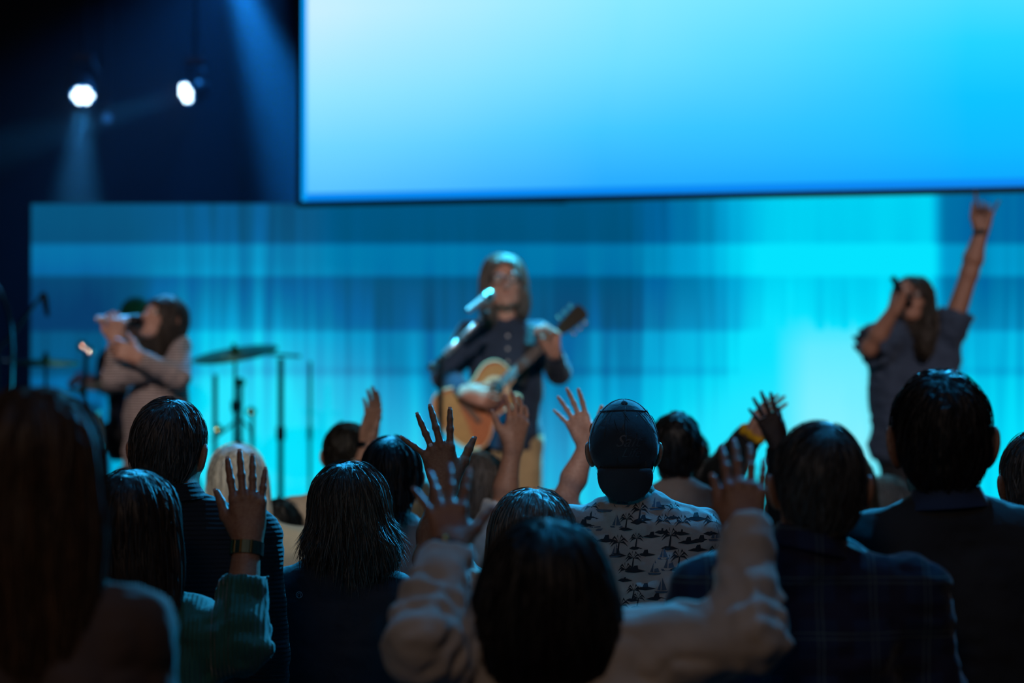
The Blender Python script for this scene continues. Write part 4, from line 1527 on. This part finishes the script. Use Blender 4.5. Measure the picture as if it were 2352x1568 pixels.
ps = [px(1236, 745, GD + .02), px(1222, 750, GD - .10), px(1216, 790, GD - .165), px(1208, 850, GD - .165), px(1196, 885, GD - .17)]
strap(guitarist, ps, LEATHER, .02).build('strap', mat_cloth('strap_webbing', (.02, .02, .022, 1)), gtr)
bt = mat_plain('shirt_button', (.6, .62, .64, 1), .3, noise=.03)
for yy in (770, 800, 830):
    c = px(1166, yy, GD - .17)
    bv = BVHTree.FromPolygons([tuple(v) for v in guitarist['top_geo'][0]], [tuple(int(i) for i in q) for q in guitarist['top_geo'][1]])
    hit = bv.ray_cast(Vector((c[0], c[1] - .5, c[2])), Vector((0, 1, 0)))
    if hit[0] is not None:
        MB().lathe(np.array(hit[0]), (0, -1, 0), [(0, .007), (.003, .007), (.004, .005)], 12).build('button', bt, guitarist['top_obj'], base=guitarist['base'])

# the striped singer at the left
STRIPE = mat_cloth('striped_knit', (.62, .52, .50, 1), 'stripe', col2=(.07, .06, .07, 1))
SD = 11.3
sa = dict(
    R=dict(elbow=px(262, 868, SD - .13), wrist=px(268, 782, SD - .16), fdir=(-.05, -.12, 1), dors=(.25, -1, 0), shoulder=px(330, 846, SD - .16), res=.0045, spread=(4, 1, -3, -7), curl=(46, 58, 30), thumb=(38, 30)),
    L=dict(elbow=px(412, 868, SD - .20), wrist=px(316, 820, SD - .30), fdir=(-.85, .12, .42), dors=(-.2, -1, .25), shoulder=px(408, 800, SD - .02), res=.0045, spread=(4, 1, -3, -7), curl=(26, 30, 18), thumb=(40, 20)))
striped = person('person with long brown hair in a striped top singing into a microphone, at the left', SD, 376, 674, hs=1.0, yaw=128, head=(24, 6, 0), sw=.165, skin='fair', style='long', hair=(.035, .025, .018, 1),
                 top_mat=STRIPE, bottom_mat=DENIM, collar='crew', arms=sa, floor=STAGE_Z, bx=352, nstr=1500, tneck=.05)
microphone('silver handheld microphone held level by the striped singer', px(220, 732, SD - .16), px(330, 737, SD - .10), SILVER, .020, BLACK_METAL)
wb = sa['L']
wax = unit(wb['wrist'] - wb['elbow'])
wq = unit(np.cross(wax, [0, -1, 0]))
wn = np.cross(wq, wax)
MB().lathe(wb['wrist'] - wax * .03 + wn * .03, wn, [(0, .02), (.008, .02), (.010, .016)], 18).build('watch_face', BLACK_PLASTIC,
    band_mesh(wb['wrist'] - wax * .03, wax, wq, wn, .036, .03, .022, .004).build('wrist_watch', LEATHER, striped['root']), base=striped['base'])

# the singer with a raised arm at the right
BLOUSE = mat_cloth('slate_blouse', (.05, .075, .125, 1), sheen=.2)
RD = 11.4
ra = dict(
    R=dict(elbow=px(1996, 800, RD - .12), wrist=px(2056, 708, RD - .20), fdir=(.25, -.1, .95), dors=(-.8, -.6, .15), shoulder=px(2046, 776, RD - .02), sleeve=.72, fat=.022, res=.0045, spread=(4, 1, -3, -7), curl=(48, 58, 30), thumb=(36, 30), r=1.12),
    L=dict(elbow=px(2226, 628, RD), wrist=px(2254, 528, RD), fdir=(.12, -.05, 1), dors=(.2, .9, 0), shoulder=px(2184, 755, RD), sleeve=.22, fat=.0, res=.0045,
           spread=(14, 4, -8, -24), curls=[(6, 10, 8), (50, 60, 30), (50, 60, 30), (8, 12, 8)], thumb=(30, 30), r=1.12))
singer = person('person in a slate blouse raising one arm high while singing, at the right', RD, 2096, 630, hs=1.02, yaw=186, head=(20, -24, -4), sw=.18, tw=1.3, skin='tan', style='wavy', hair=(.045, .033, .022, 1),
                top_mat=BLOUSE, bottom_mat=DARKT, collar='none', arms=ra, floor=STAGE_Z, bx=2103, infl=.022, fold=.012, nstr=1600, vneck=True, tneck=.035)
microphone('black microphone tilted up at the mouth of the arm-raising singer', px(2050, 636, RD - .24), px(2086, 700, RD - .20), BLACK_METAL, .017, BLACK_METAL)
g2 = glasses(singer)
tag(g2, 'glasses glinting white on the arm-raising singer', 'glasses')
w_ = ra['L']
wax = unit(w_['wrist'] - w_['elbow'])
band_mesh(w_['wrist'] - wax * .012, wax, np.array([1.0, 0, 0]), unit(np.cross(wax, [1, 0, 0])), .032, .027, .03, .005).build('wristband', LEATHER, singer['root'])

# the drummer behind the striped singer
DD = 13.3
GREEN_CAP = mat_cloth('green_cap', (.05, .5, .2, 1))
da = dict(L=dict(elbow=px(300, 880, DD - .1), wrist=px(236, 884, DD - .28), fdir=(-.9, -.2, .05), dors=(0, -.6, 1), res=.006, curl=(50, 55, 30)),
          R=dict(elbow=px(255, 895, DD - .05), wrist=px(215, 872, DD - .3), fdir=(-.9, -.3, .1), dors=(0, -.6, 1), res=.006, curl=(50, 55, 30)))
drummer = person('person in a green cap sitting at the drums behind the striped singer', DD, 312, 684, hs=1.0, yaw=165, sw=.18, skin='fair', style='short', hair=(.03, .025, .02, 1), top_mat=mat_cloth('dark_tee', (.02, .03, .06, 1)),
                 bottom_mat=DARKT, arms=da, floor=RZ, sleeve=.6, seated=True, nstr=300, res=.012, hres=.007, bx=318)
cd = SDF()
T = drummer['T']
cd.ell(T((0, -.008, .035)), np.array((.088, .108, .095)), drummer['Rh'])
cd.plane(T((0, 0, .03)), drummer['Rh'] @ np.array([0, 0, -1.0]))
cd.cap(T((-.05, .10, .035)), T((.05, .10, .035)), .012, .012, .02)
cd.cap(T((-.035, .15, .028)), T((.035, .15, .028)), .008, .008, .03)
Vc, Qc = polygonize(cd, .006)
np_mesh('cap', Vc, Qc, GREEN_CAP, drummer['root'], drummer['base'])
stick = MB().tube([px(238, 880, DD - .34), px(150, 905, DD - .55)], [.007, .005], 8).build('drumstick', M_BIND)
tag(stick, 'pale drumstick in the drummer\'s hand', 'drumstick')
th = empty('drum_throne', (drummer['base'][0], DD, RZ))
tag(th, 'round black drum stool under the drummer', 'stool')
MB().lathe((drummer['base'][0], DD, RZ + .42), (0, 0, 1), [(0, .15), (.02, .17), (.05, .17), (.07, .14)], 24).build('seat', LEATHER, th, True)
MB().tube([(drummer['base'][0], DD, RZ + .12), (drummer['base'][0], DD, RZ + .42)], .016, 8).build('post', CHROME, th)
for i in range(3):
    a = 2.1 * i
    MB().tube([(drummer['base'][0], DD, RZ + .2), (drummer['base'][0] + .25 * math.cos(a), DD + .25 * math.sin(a), RZ + .012)], .010, 6).build('leg', CHROME, th)

# ------------------------------------------------------------------ audience
GRP = 'audience standing before the stage'
C_ = mat_cloth
UP = lambda dx=0, dy=0, dz=1: (dx, dy, dz)

# near blurred person at the left edge
pA = person('blurred person with long light-brown hair filling the lower left corner', 3.85, 84, 884, hs=1.04, sw=.165, armx=-.01, skin='tan', style='longer', hair=(0.0553, 0.0292, 0.0130, 1),
            top_mat=C_('brown_jacket', (.075, .05, .042, 1)), bottom_mat=DENIM, collar='turtle', collar_mat=C_('rust_scarf', (.16, .085, .06, 1)), group=GRP, nstr=2200, bx=84, strw=.0028, fold=.009, tneck=.03)

# green turtleneck, right hand raised
GREEN = C_('green_knit', (.022, .095, .07, 1), 'ribv')
aB = dict(R=dict(shoulder=px(425, 1450, 5.5), elbow=px(548, 1476, 5.42), wrist=px(569, 1232, 5.5), fdir=(-.06, .12, 1), dors=(0, -1, .1), sleeve=1.60, fat=.018, res=.0032,
                 spread=(7, 3, -1, -8), curl=(4, 5, 4), thumb=(36, 22), sc=1.0, r=.98))
pB = person('person in a green ribbed turtleneck with brown hair and the right hand raised', 5.5, 312, 1076, hs=.98, sw=.17, skin='warm', style='longer', hair=(0.0292, 0.0169, 0.0104, 1), head=(0, -6, -3),
            top_mat=GREEN, bottom_mat=DENIM, collar='turtle', arms=aB, group=GRP, nstr=2600, bx=318, fold=.009, tneck=.03)
nails(pB, 'R')
a = aB['R']
wax = unit(a['wrist'] - a['elbow'])
wx = unit(np.cross(wax, [0, -1, 0]))
wn = np.cross(wx, wax)
CUFF = mat_plain('dark_green_enamel', (.02, .06, .05, 1), .25, .3)
cf = band_mesh(a['wrist'] - wax * .03, wax, wx, wn, .036, .029, .030, .003).build('wrist_cuff', CUFF, pB['root'])
for sg in (-.35, .25, .8):
    c = a['wrist'] - wax * .03 + wx * .040 * math.sin(sg) * -1 + wn * .0325 * math.cos(sg)
    nn = unit(wx * -math.sin(sg) + wn * math.cos(sg))
    tt = unit(np.cross(wax, nn))
    MB().add([c + wax * i * .015 + tt * j * .0022 + nn * k * .003 for k in (0, 1) for (i, j) in ((-1, -1), (1, -1), (1, 1), (-1, 1))],
             [(0, 3, 2, 1), (4, 5, 6, 7), (0, 1, 5, 4), (1, 2, 6, 5), (2, 3, 7, 6), (3, 0, 4, 7)]).build('gold_bar', GOLD, cf, base=pB['base'])

# grey-haired person in dark ribbed sweater
pC = person('grey-haired person in a dark ribbed sweater behind the green turtleneck', 5.95, 391, 914, hs=1.07, sw=.205, skin='tan', style='thin', hair=(0.0715, 0.0650, 0.0618, 1), head=(0, -14, 4),
            top_mat=C_('ribbed_navy', (.012, .016, .024, 1), 'rib'), bottom_mat=DARKT, collar='shirt', group=GRP, nstr=2600, strw=.0021, bx=400, armx=.02, tneck=-.015)

# white-haired person
pD = person('white-haired person in a pale cream top behind the raised hand with the cuff', 8.0, 543, 1018, hs=1.02, sw=.18, skin='fair', style='long', hair=(0.6800, 0.6600, 0.6000, 1), head=(0, 18, 0),
            top_mat=C_('cream_top', (.66, .62, .48, 1)), bottom_mat=DARKT, collar='crew', group=GRP, nstr=900, res=.012, hres=.007, bx=585, fold=.009)

# dark-haired person low beside
pV = person('dark-haired person low in the crowd, right of the white hair', 8.55, 641, 1143, hs=.95, sw=.15, skin='fair', style='thick', hair=(0.0078, 0.0078, 0.0091, 1), top_mat=DARKT, bottom_mat=DARKT, group=GRP,
            nstr=500, res=.014, hres=.008)

# person in beige raising a hand
aE = dict(R=dict(elbow=px(818, 1145, 8.75), wrist=px(846, 1012, 8.75), fdir=(.18, .1, 1), dors=(.8, .75, 0), res=.0042, spread=(2, 0, -1, -3), curl=(10, 14, 10), thumb=(30, 20), sleeve=1.6))
pE = person('dark-haired person in beige raising a hand before the LED wall', 9.0, 798, 968, hs=1.02, sw=.2, skin='fair', style='short', hair=(0.0163, 0.0117, 0.0091, 1), head=(0, -8, 0),
            top_mat=C_('beige_cotton', (.60, .50, .40, 1)), bottom_mat=DENIM, arms=aE, group=GRP, nstr=900, res=.011, hres=.006, bx=790)
wax = unit(aE['R']['wrist'] - aE['R']['elbow'])
band_mesh(aE['R']['wrist'] - wax * .012, wax, np.array([1.0, 0, 0]), unit(np.cross(wax, [1, 0, 0])), .034, .028, .02, .004).build('wrist_watch', CHROME, pE['root'])

# sleek dark hair
pF = person('person with sleek black tied-back hair behind the navy jacket', 7.3, 899, 1000, hs=1.02, sw=.17, skin='tan', style='sleek', hair=(0.0078, 0.0059, 0.0059, 1), head=(0, 4, 0),
            top_mat=C_('mauve_grey_top', (.30, .25, .24, 1)), bottom_mat=DARKT, group=GRP, nstr=1500, res=.011, hres=.005, bx=905)
pX = person('fair-haired person glimpsed between black hair and the ringed hand', 8.7, 948, 1096, hs=.98, sw=.16, skin='fair', style='long', hair=(0.2600, 0.2200, 0.1500, 1), top_mat=C_('pale_grey_top', (.40, .36, .34, 1)), bottom_mat=DARKT, group=GRP,
            nstr=600, res=.013, hres=.007)

# navy jacket
NAVY = C_('navy_jacket', (.010, .013, .022, 1), rough=.7, sheen=.12)
pG = person('person with tousled grey-brown hair in a navy jacket', 6.35, 806, 1058, hs=1.0, sw=.168, skin='tan', style='messy', hair=(0.0488, 0.0390, 0.0292, 1), head=(0, -4, -4),
            top_mat=NAVY, bottom_mat=DARKT, collar='shirt', group=GRP, nstr=5200, strw=.0020, hres=.0042, bx=766, fold=.005, armx=.02)
mk = mat_plain('reflective_grey', (.20, .30, .36, 1), .4)
oG = px(695, 1358, 6.35)
ringp = []
for (r0, r1, a0, a1, cx_, cz_) in ((.0070, .0086, 0, 360, 0, 0), (.0030, .0042, -50, 230, 0, .0012)):
    n = 22
    for i in range(n):
        t0, t1 = math.radians(a0 + (a1 - a0) * i / n), math.radians(a0 + (a1 - a0) * (i + 1) / n)
        ringp.append([(cx_ + r0 * math.cos(t0), cz_ + r0 * math.sin(t0)), (cx_ + r1 * math.cos(t0), cz_ + r1 * math.sin(t0)), (cx_ + r1 * math.cos(t1), cz_ + r1 * math.sin(t1)), (cx_ + r0 * math.cos(t1), cz_ + r0 * math.sin(t1))])
for sg in (-1, 1):
    ringp.append([(sg * .0023, -.0012), (sg * .0033, -.0008), (sg * .0055, -.0050), (sg * .0043, -.0055)])
project_decal('round_emblem', ringp, (oG, np.array([1.0, 0, 0]), np.array([0, 0, 1.0]), np.array([0, 1.0, 0])), pG['top_geo'], mk, pG['top_obj'], pG['base'], .002)

# grey hair, white sleeve, hand up
aK = dict(R=dict(shoulder=px(1108, 1262, 8.0), elbow=px(1152, 1172, 7.9), wrist=px(1180, 1022, 7.9), fdir=(.12, .12, 1), dors=(.5, -.9, .1), res=.004, spread=(5, 1, -3, -8), curl=(16, 20, 12), thumb=(40, 15), sleeve=1.06, fat=.012, r=.92))
pK = person('grey-haired person in white raising a bare forearm before the guitar', 8.1, 1104, 1036, hs=.98, sw=.165, skin='tan', style='long', hair=(0.1040, 0.0910, 0.0845, 1), head=(0, -10, 0),
            top_mat=C_('white_shirt', (.62, .64, .66, 1)), bottom_mat=DENIM, arms=aK, group=GRP, nstr=1300, res=.011, hres=.006, bx=1085)

# parted hair, floral blouse, ringed hand
FLORAL = C_('floral_blouse', (.55, .45, .36, 1), 'floral', col2=(.14, .10, .08, 1))
aI = dict(L=dict(shoulder=px(1105, 1400, 5.87), elbow=px(985, 1285, 5.77), wrist=px(1022, 1110, 5.82), fdir=(-.17, .05, 1), dors=(0, -1, .05), res=.0030, sleeve=.55, fat=.01,
                 spread=(9, -6, -14, -44), curls=[(3, 4, 3), (3, 4, 3), (3, 5, 4), (4, 6, 4)], thumb=(44, 14), sc=.97, r=.95))
pI = person('person with parted grey-blond hair in a floral blouse raising a ringed hand', 5.82, 1222, 1120, hs=.98, sw=.165, skin='warm', style='longer', hair=(0.1105, 0.0910, 0.0715, 1),
            top_mat=FLORAL, bottom_mat=DENIM, arms=aI, group=GRP, nstr=2600, strw=.0026, hres=.0045, bx=1222, armx=.0)
nails(pI, 'L')
b = pI['hands']['L']['bases'][2]
rg = ring_mesh(b[0] - b[1] * .012, b[1], b[2] * 1.04, .0016).build('ring', GOLD, pI['root'], True)
MB().lathe(b[0] - b[1] * .012 + pI['hands']['L']['Y'] * b[2] * 1.1, pI['hands']['L']['Y'], [(0, .004), (.002, .005), (.004, .003)], 10).build('ring_stone', STONE, rg, base=pI['base'])

# pale arm beside the cap
aM = dict(R=dict(shoulder=px(1318, 1235, 7.6), elbow=px(1300, 1140, 7.6), wrist=px(1352, 1018, 7.6), fdir=(-.42, .1, 1), dors=(.2, 1, .1), res=.004, sleeve=.6, spread=(10, 2, -8, -20), curl=(8, 10, 8), thumb=(52, 20), r=.95))
pM = person('pale-blond person mostly hidden, raising a pale open hand beside the cap', 7.7, 1276, 1122, hs=.96, sw=.16, skin='fair', style='long', hair=(0.6200, 0.5500, 0.4200, 1),
            top_mat=C_('white_shirt', (.6, .6, .6, 1)), bottom_mat=DENIM, arms=aM, group=GRP, nstr=900, res=.012, hres=.006, bx=1262)

# cap and palm-print shirt
PALM = C_('palm_print_shirt', (.40, .36, .33, 1), sheen=.15)
pN = person('person in a backwards cap and palm-tree print shirt', 6.3, 1432, 914, hs=1.02, sw=.178, skin='warm', style='short', hair=(0.0325, 0.0260, 0.0195, 1), top_mat=PALM, bottom_mat=DENIM, collar='none',
            group=GRP, nstr=500, bx=1459, fold=.012, res=.008, wears_cap=True, tneck=-.006, sleeve=.7)
T, Rh = pN['T'], pN['Rh']
CAPM = C_('cap_twill', (.030, .034, .040, 1), rough=.8)
cd = SDF()
cd.ell(T((0, -.008, .030)), np.array((.084, .108, .098)) * 1.02, Rh)
cd.ell(T((0, -.045, .0)), np.array((.080, .070, .075)) * 1.02, Rh, .04)
cd.ell(T((0, .02, -.16)), np.array((.09, .12, .10)) * 1.02, Rh, .01, 's')
cd.plane(T((0, -.05, -.052)), Rh @ np.array([0, .35, -1.0]), .006)
seam = lambda P: .0022 * np.exp(-((((P - T((0, 0, 0))) @ Rh)[:, 0]) / .0022) ** 2) * 0
Vc, Qc = polygonize(cd, .0042)
cap = np_mesh('cap', Vc, Qc, CAPM, pN['root'], pN['base'])
bvh = BVHTree.FromPolygons([tuple(v) for v in Vc], [tuple(int(i) for i in q) for q in Qc])
top_c = T((0, -.008, .03))


def on_cap(az, el, lift=.001):
    d = Rh @ np.array([math.sin(az) * math.cos(el), -math.cos(az) * math.cos(el), math.sin(el)])
    h = bvh.ray_cast(Vector(top_c + d * .4), Vector(-d))
    return np.array(h[0]) + d * lift


for az in (math.radians(x) for x in (-122, -62, 0, 62, 122, 180)):
    MB().tube([on_cap(az, e, .0004) for e in np.linspace(math.radians(88), math.radians(-8 if abs(az) < 2.0 else 10), 14)], .0016, 6).build('seam', CAPM, cap, True, base=pN['base'])
ridge = [on_cap(a, math.radians(50) - .12 * math.cos(a), .0006) for a in np.linspace(-1.55, 1.55, 22)]
MB().tube(ridge, .0022, 6).build('seam', CAPM, cap, True, base=pN['base'])
MB().lathe(on_cap(0, math.radians(62), -.001), unit(Rh @ np.array([0, -.5, .85])), [(0, .009), (.004, .0085), (.007, .004)], 14).build('cap_button', CAPM, cap, True, base=pN['base'])
bm_ = SDF()
bm_.ell(T((0, -.096, -.064)), np.array((.072, .030, .074)), Rh @ rot(-4, 0, 0), .01)
bm_.ell(T((0, -.080, -.080)), np.array((.070, .030, .10)), Rh @ rot(-4, 0, 0), .006, 's')
bm_.plane(T((0, 0, -.045)), Rh @ np.array([0, 0, 1.0]), .004)
Vb, Qb = polygonize(bm_, .0042)
np_mesh('brim', Vb, Qb, CAPM, cap, pN['base'])
THREAD = mat_plain('embroidery_thread', (.040, .048, .060, 1), .5)
for (txt, sz, dz, dx) in (('Salt', .044, .010, .004), ('Life', .034, -.016, .012)):
    fc = bpy.data.curves.new('lettering', 'FONT')
    fc.body = txt
    fc.size = sz
    fc.shear = .45
    fc.align_x = 'CENTER'
    fc.resolution_u = 3
    fo = bpy.data.objects.new('lettering', fc)
    COL.objects.link(fo)
    dg = bpy.context.evaluated_depsgraph_get()
    me = bpy.data.meshes.new_from_object(fo.evaluated_get(dg))
    bpy.data.objects.remove(fo)
    o0 = T((dx, 0, dz))
    for v in me.vertices:
        s = o0 + Rh @ np.array([v.co.x, -.4, v.co.y])
        h = bvh.ray_cast(Vector(s), Vector(Rh @ np.array([0, 1.0, 0])))
        q = np.array(h[0]) - np.array([0, .0016, 0]) if h[0] is not None else o0 + Rh @ np.array([v.co.x, -.11, v.co.y])
        v.co = Vector(q - pN['base'])
    me.materials.append(THREAD)
    lo = bpy.data.objects.new('lettering', me)
    link(lo, cap)

# printed palms, boats and islands on the shirt
def palm(cx, cz, s):
    P = []
    P.append([(cx - .003 * s, cz - .03 * s), (cx + .003 * s, cz - .03 * s), (cx + .006 * s, cz), (cx + .003 * s, cz)])
    for a in (-20, 20, 60, 100, 140, 180, 205):
        a = math.radians(a)
        ex, ez = cx + .004 * s + .026 * s * math.cos(a), cz + .017 * s * math.sin(a)
        mx, mz = cx + .004 * s + .014 * s * math.cos(a), cz + .014 * s * math.sin(a) + .005 * s
        P.append([(cx + .004 * s, cz), (mx, mz - .003 * s), (ex, ez - .006 * s), (mx, mz + .003 * s)])
    P.append([(cx - .022 * s, cz - .033 * s), (cx - .005 * s, cz - .038 * s), (cx + .024 * s, cz - .034 * s), (cx + .008 * s, cz - .028 * s), (cx - .01 * s, cz - .027 * s)])
    return P


def boat(cx, cz, s):
    return [[(cx - .018 * s, cz - .012 * s), (cx + .016 * s, cz - .012 * s), (cx + .022 * s, cz - .006 * s), (cx - .022 * s, cz - .006 * s)],
            [(cx - .001 * s, cz - .004 * s), (cx + .016 * s, cz - .003 * s), (cx + .002 * s, cz + .034 * s)],
            [(cx - .004 * s, cz - .004 * s), (cx - .014 * s, cz - .003 * s), (cx - .002 * s, cz + .026 * s)]]


def island(cx, cz, s):
    return [[(cx - .03 * s, cz - .004 * s), (cx, cz - .008 * s), (cx + .032 * s, cz - .003 * s), (cx + .012 * s, cz + .002 * s), (cx - .012 * s, cz + .002 * s)],
            [(cx - .008 * s, cz), (cx - .002 * s, cz + .012 * s), (cx + .008 * s, cz + .013 * s), (cx + .010 * s, cz)]]


dark, mid = [], []
rr = random.Random(3)
oN = px(1459, 1300, 6.3)
k = 0
for j in range(11):
    for i in range(10):
        x = (i - 4.5) * .042 + (.021 if j % 2 else 0) + rr.uniform(-.010, .010)
        z = (5 - j) * .040 + rr.uniform(-.012, .012)
        t = (i * 2 + j * 3 + rr.randint(0, 1)) % 3
        (dark if t != 1 else mid).extend((palm, boat, island)[t](x, z, rr.uniform(.7, 1.0)))
fr = (oN, np.array([1.0, 0, 0]), np.array([0, 0, 1.0]), np.array([0, 1.0, 0]))
pp = project_decal('printed_palms', dark, fr, pN['top_geo'], mat_cloth('print_dark', (.02, .025, .032, 1), sheen=0), pN['top_obj'], pN['base'])
pb = project_decal('printed_boats', mid, fr, pN['top_geo'], mat_cloth('print_blue', (.08, .11, .15, 1), sheen=0), pN['top_obj'], pN['base'])

tag(pp, kind='stuff')
tag(pb, kind='stuff')

# dark-haired person in taupe
pO = person('dark-haired person in a taupe shirt just right of the cap', 8.2, 1551, 945, hs=1.0, sw=.185, skin='dark', style='short', hair=(0.0078, 0.0065, 0.0065, 1), top_mat=C_('taupe_shirt', (.20, .17, .16, 1)), bottom_mat=DARKT,
            collar='crew', group=GRP, nstr=1000, res=.011, hres=.006, bx=1556)
# hidden person with the yellow cuff
aQ = dict(R=dict(shoulder=px(1625, 1155, 9.1), elbow=px(1660, 1088, 9.05), wrist=px(1727, 996, 9.0), fdir=(.62, .1, .9), dors=(-.5, .9, .2), res=.0045, sleeve=1.88, fat=.022, spread=(6, 1, -3, -8), curl=(10, 12, 8), thumb=(34, 14)))
pQ = person('person hidden behind the taupe shirt, dark sleeve and yellow wrist band raised', 9.2, 1580, 985, hs=.96, sw=.165, skin='fair', style='short', hair=(0.0130, 0.0130, 0.0130, 1), top_mat=C_('black_knit', (.015, .017, .018, 1)), bottom_mat=DARKT,
            arms=aQ, group=GRP, nstr=300, res=.012, hres=.007, bx=1570)
wax = unit(aQ['R']['wrist'] - aQ['R']['elbow'])
YEL = mat_cloth('yellow_scrunchie', (.75, .42, .02, 1))
wq = unit(np.cross(wax, [0, 1, 0]))
pts = [aQ['R']['wrist'] + (.040 + .006 * math.sin(i * 2.3)) * (math.cos(2 * math.pi * i / 26) * wq + math.sin(2 * math.pi * i / 26) * np.cross(wax, wq)) + wax * .006 * math.sin(i * 1.7) for i in range(26)]
MB().tube(pts, [.013 + .004 * math.sin(i * 2.9) for i in range(26)], 8, closed=True).build('scrunchie', YEL, pQ['root'], True)
# ringed dark hand
aP = dict(L=dict(shoulder=px(1800, 1165, 8.5), elbow=px(1796, 1110, 8.42), wrist=px(1786, 1014, 8.4), fdir=(-.34, .1, 1), dors=(0, -1, .1), res=.0038, sleeve=1.85, spread=(6, 0, -8, -18), curl=(5, 7, 6), thumb=(16, 12), sc=.95))
pP = person('person hidden behind the plaid shirt, raising a dark ringed hand', 8.5, 1858, 1010, hs=.96, sw=.165, skin='dark', style='short', hair=(0.0097, 0.0097, 0.0097, 1), top_mat=C_('black_knit', (.015, .017, .018, 1)), bottom_mat=DARKT,
            arms=aP, group=GRP, nstr=300, res=.012, hres=.007)
b = pP['hands']['L']['bases'][2]
ring_mesh(b[0] - b[1] * .012, b[1], b[2] * 1.04, .0018).build('ring', STONE, pP['root'], True)

# front person with both arms up
CREAM = C_('cream_cardigan', (.46, .40, .34, 1), sheen=.25)
JD = 4.3
aJ = dict(
    R=dict(shoulder=px(1425, 1510, JD), elbow=px(1722, 1455, JD - .05), wrist=px(1711, 1222, JD + .06), fdir=(-.02, .32, 1), dors=(.05, -1, .25), res=.0034, sleeve=1.93, fat=.012,
           spread=(3, 1, -4, -10), curl=(10, 12, 8), thumb=(28, 26), r=1.04, sc=.94),
    L=dict(shoulder=px(1085, 1515, JD), elbow=px(968, 1478, JD - .10), wrist=px(1034, 1258, JD + .02), fdir=(-.06, .50, 1), dors=(-.05, -1, .45), res=.0034, sleeve=1.93, fat=.012,
           spread=(12, 0, -12, -28), curl=(4, 8, 6), thumb=(42, 8), r=1.04, sc=.86))
pJ = person('person in a cream cardigan with both arms raised, front and centre', JD, 1253, 1188, hs=.98, sw=.175, tw=1.05, skin='warm', style='bob', hair=(0.0091, 0.0072, 0.0065, 1),
            top_mat=CREAM, bottom_mat=DARKT, collar='crew', arms=aJ, group=GRP, nstr=3600, strw=.0024, fold=.0115, res=.0075, bx=1255, hairgap=.020)
nails(pJ, 'L')
nails(pJ, 'R')
a = aJ['L']
wax = unit(a['wrist'] - a['elbow'])
wq = unit(np.cross(wax, [0, -1, 0]))
wn = np.cross(wq, wax)
br = band_mesh(a['wrist'] - wax * .004, unit(wax + wq * .25), wq, wn, .035, .028, .010, .003).build('bracelet', LEATHER, pJ['root'])
MB().lathe(a['wrist'] - wax * .004 + wn * .030 - wq * .012 * 1, wn, [(0, .003), (.002, .006), (.005, .0065), (.008, .005), (.009, .002)], 14).build('gold_bead', GOLD, br, True, base=pJ['base'])

# plaid shirt
PLAID = C_('navy_plaid', (.010, .016, .045, 1), 'plaid', col2=(.06, .085, .085, 1))
pR = person('grey-haired person in a navy plaid shirt', 4.78, 1880, 968, hs=1.07, sw=.215, tw=1.12, skin='warm', style='thin', hair=(0.0488, 0.0455, 0.0423, 1), top_mat=PLAID, bottom_mat=DENIM, collar='shirt', group=GRP,
            nstr=3000, strw=.0022, hres=.0045, bx=1852, fold=.011, tneck=-.02)
# dark sweater with a blue collar
pS = person('dark-haired person with prominent ears in a charcoal sweater over a blue collar', 5.15, 2160, 855, hs=1.12, sw=.215, tw=1.1, skin='warm', style='thick', hair=(0.0143, 0.0117, 0.0104, 1), top_mat=C_('charcoal_sweater', (.026, .029, .034, 1)),
            bottom_mat=DARKT, collar='shirt', collar_mat=C_('blue_collar', (.025, .045, .10, 1)), group=GRP, nstr=4200, strw=.0022, hres=.0042, bx=2170, fold=.007, ear=1.28, tneck=-.012)
pT = person('grey-haired person cut off by the right edge of the photo', 5.7, 2386, 985, hs=1.04, sw=.2, skin='warm', style='short', hair=(0.0845, 0.0780, 0.0715, 1), top_mat=C_('grey_jacket', (.03, .035, .045, 1)), bottom_mat=DARKT, collar='shirt',
            group=GRP, nstr=2000, bx=2400)
pU = person('sandy-haired person behind the plaid shirt, hair showing at its right', 8.95, 1950, 1042, hs=1.0, sw=.17, skin='fair', style='long', hair=(0.2000, 0.1600, 0.1000, 1), top_mat=C_('pale_grey_top', (.4, .36, .34, 1)), bottom_mat=DARKT, group=GRP,
            nstr=800, res=.012, hres=.007)
pW = person('pale-haired person low behind the shoulder of the charcoal sweater', 9.5, 2036, 1090, hs=.98, sw=.16, skin='fair', style='messy', hair=(0.5500, 0.5500, 0.5200, 1), top_mat=C_('pale_grey_top', (.4, .36, .34, 1)), bottom_mat=DARKT, group=GRP,
            nstr=900, res=.012, hres=.007)
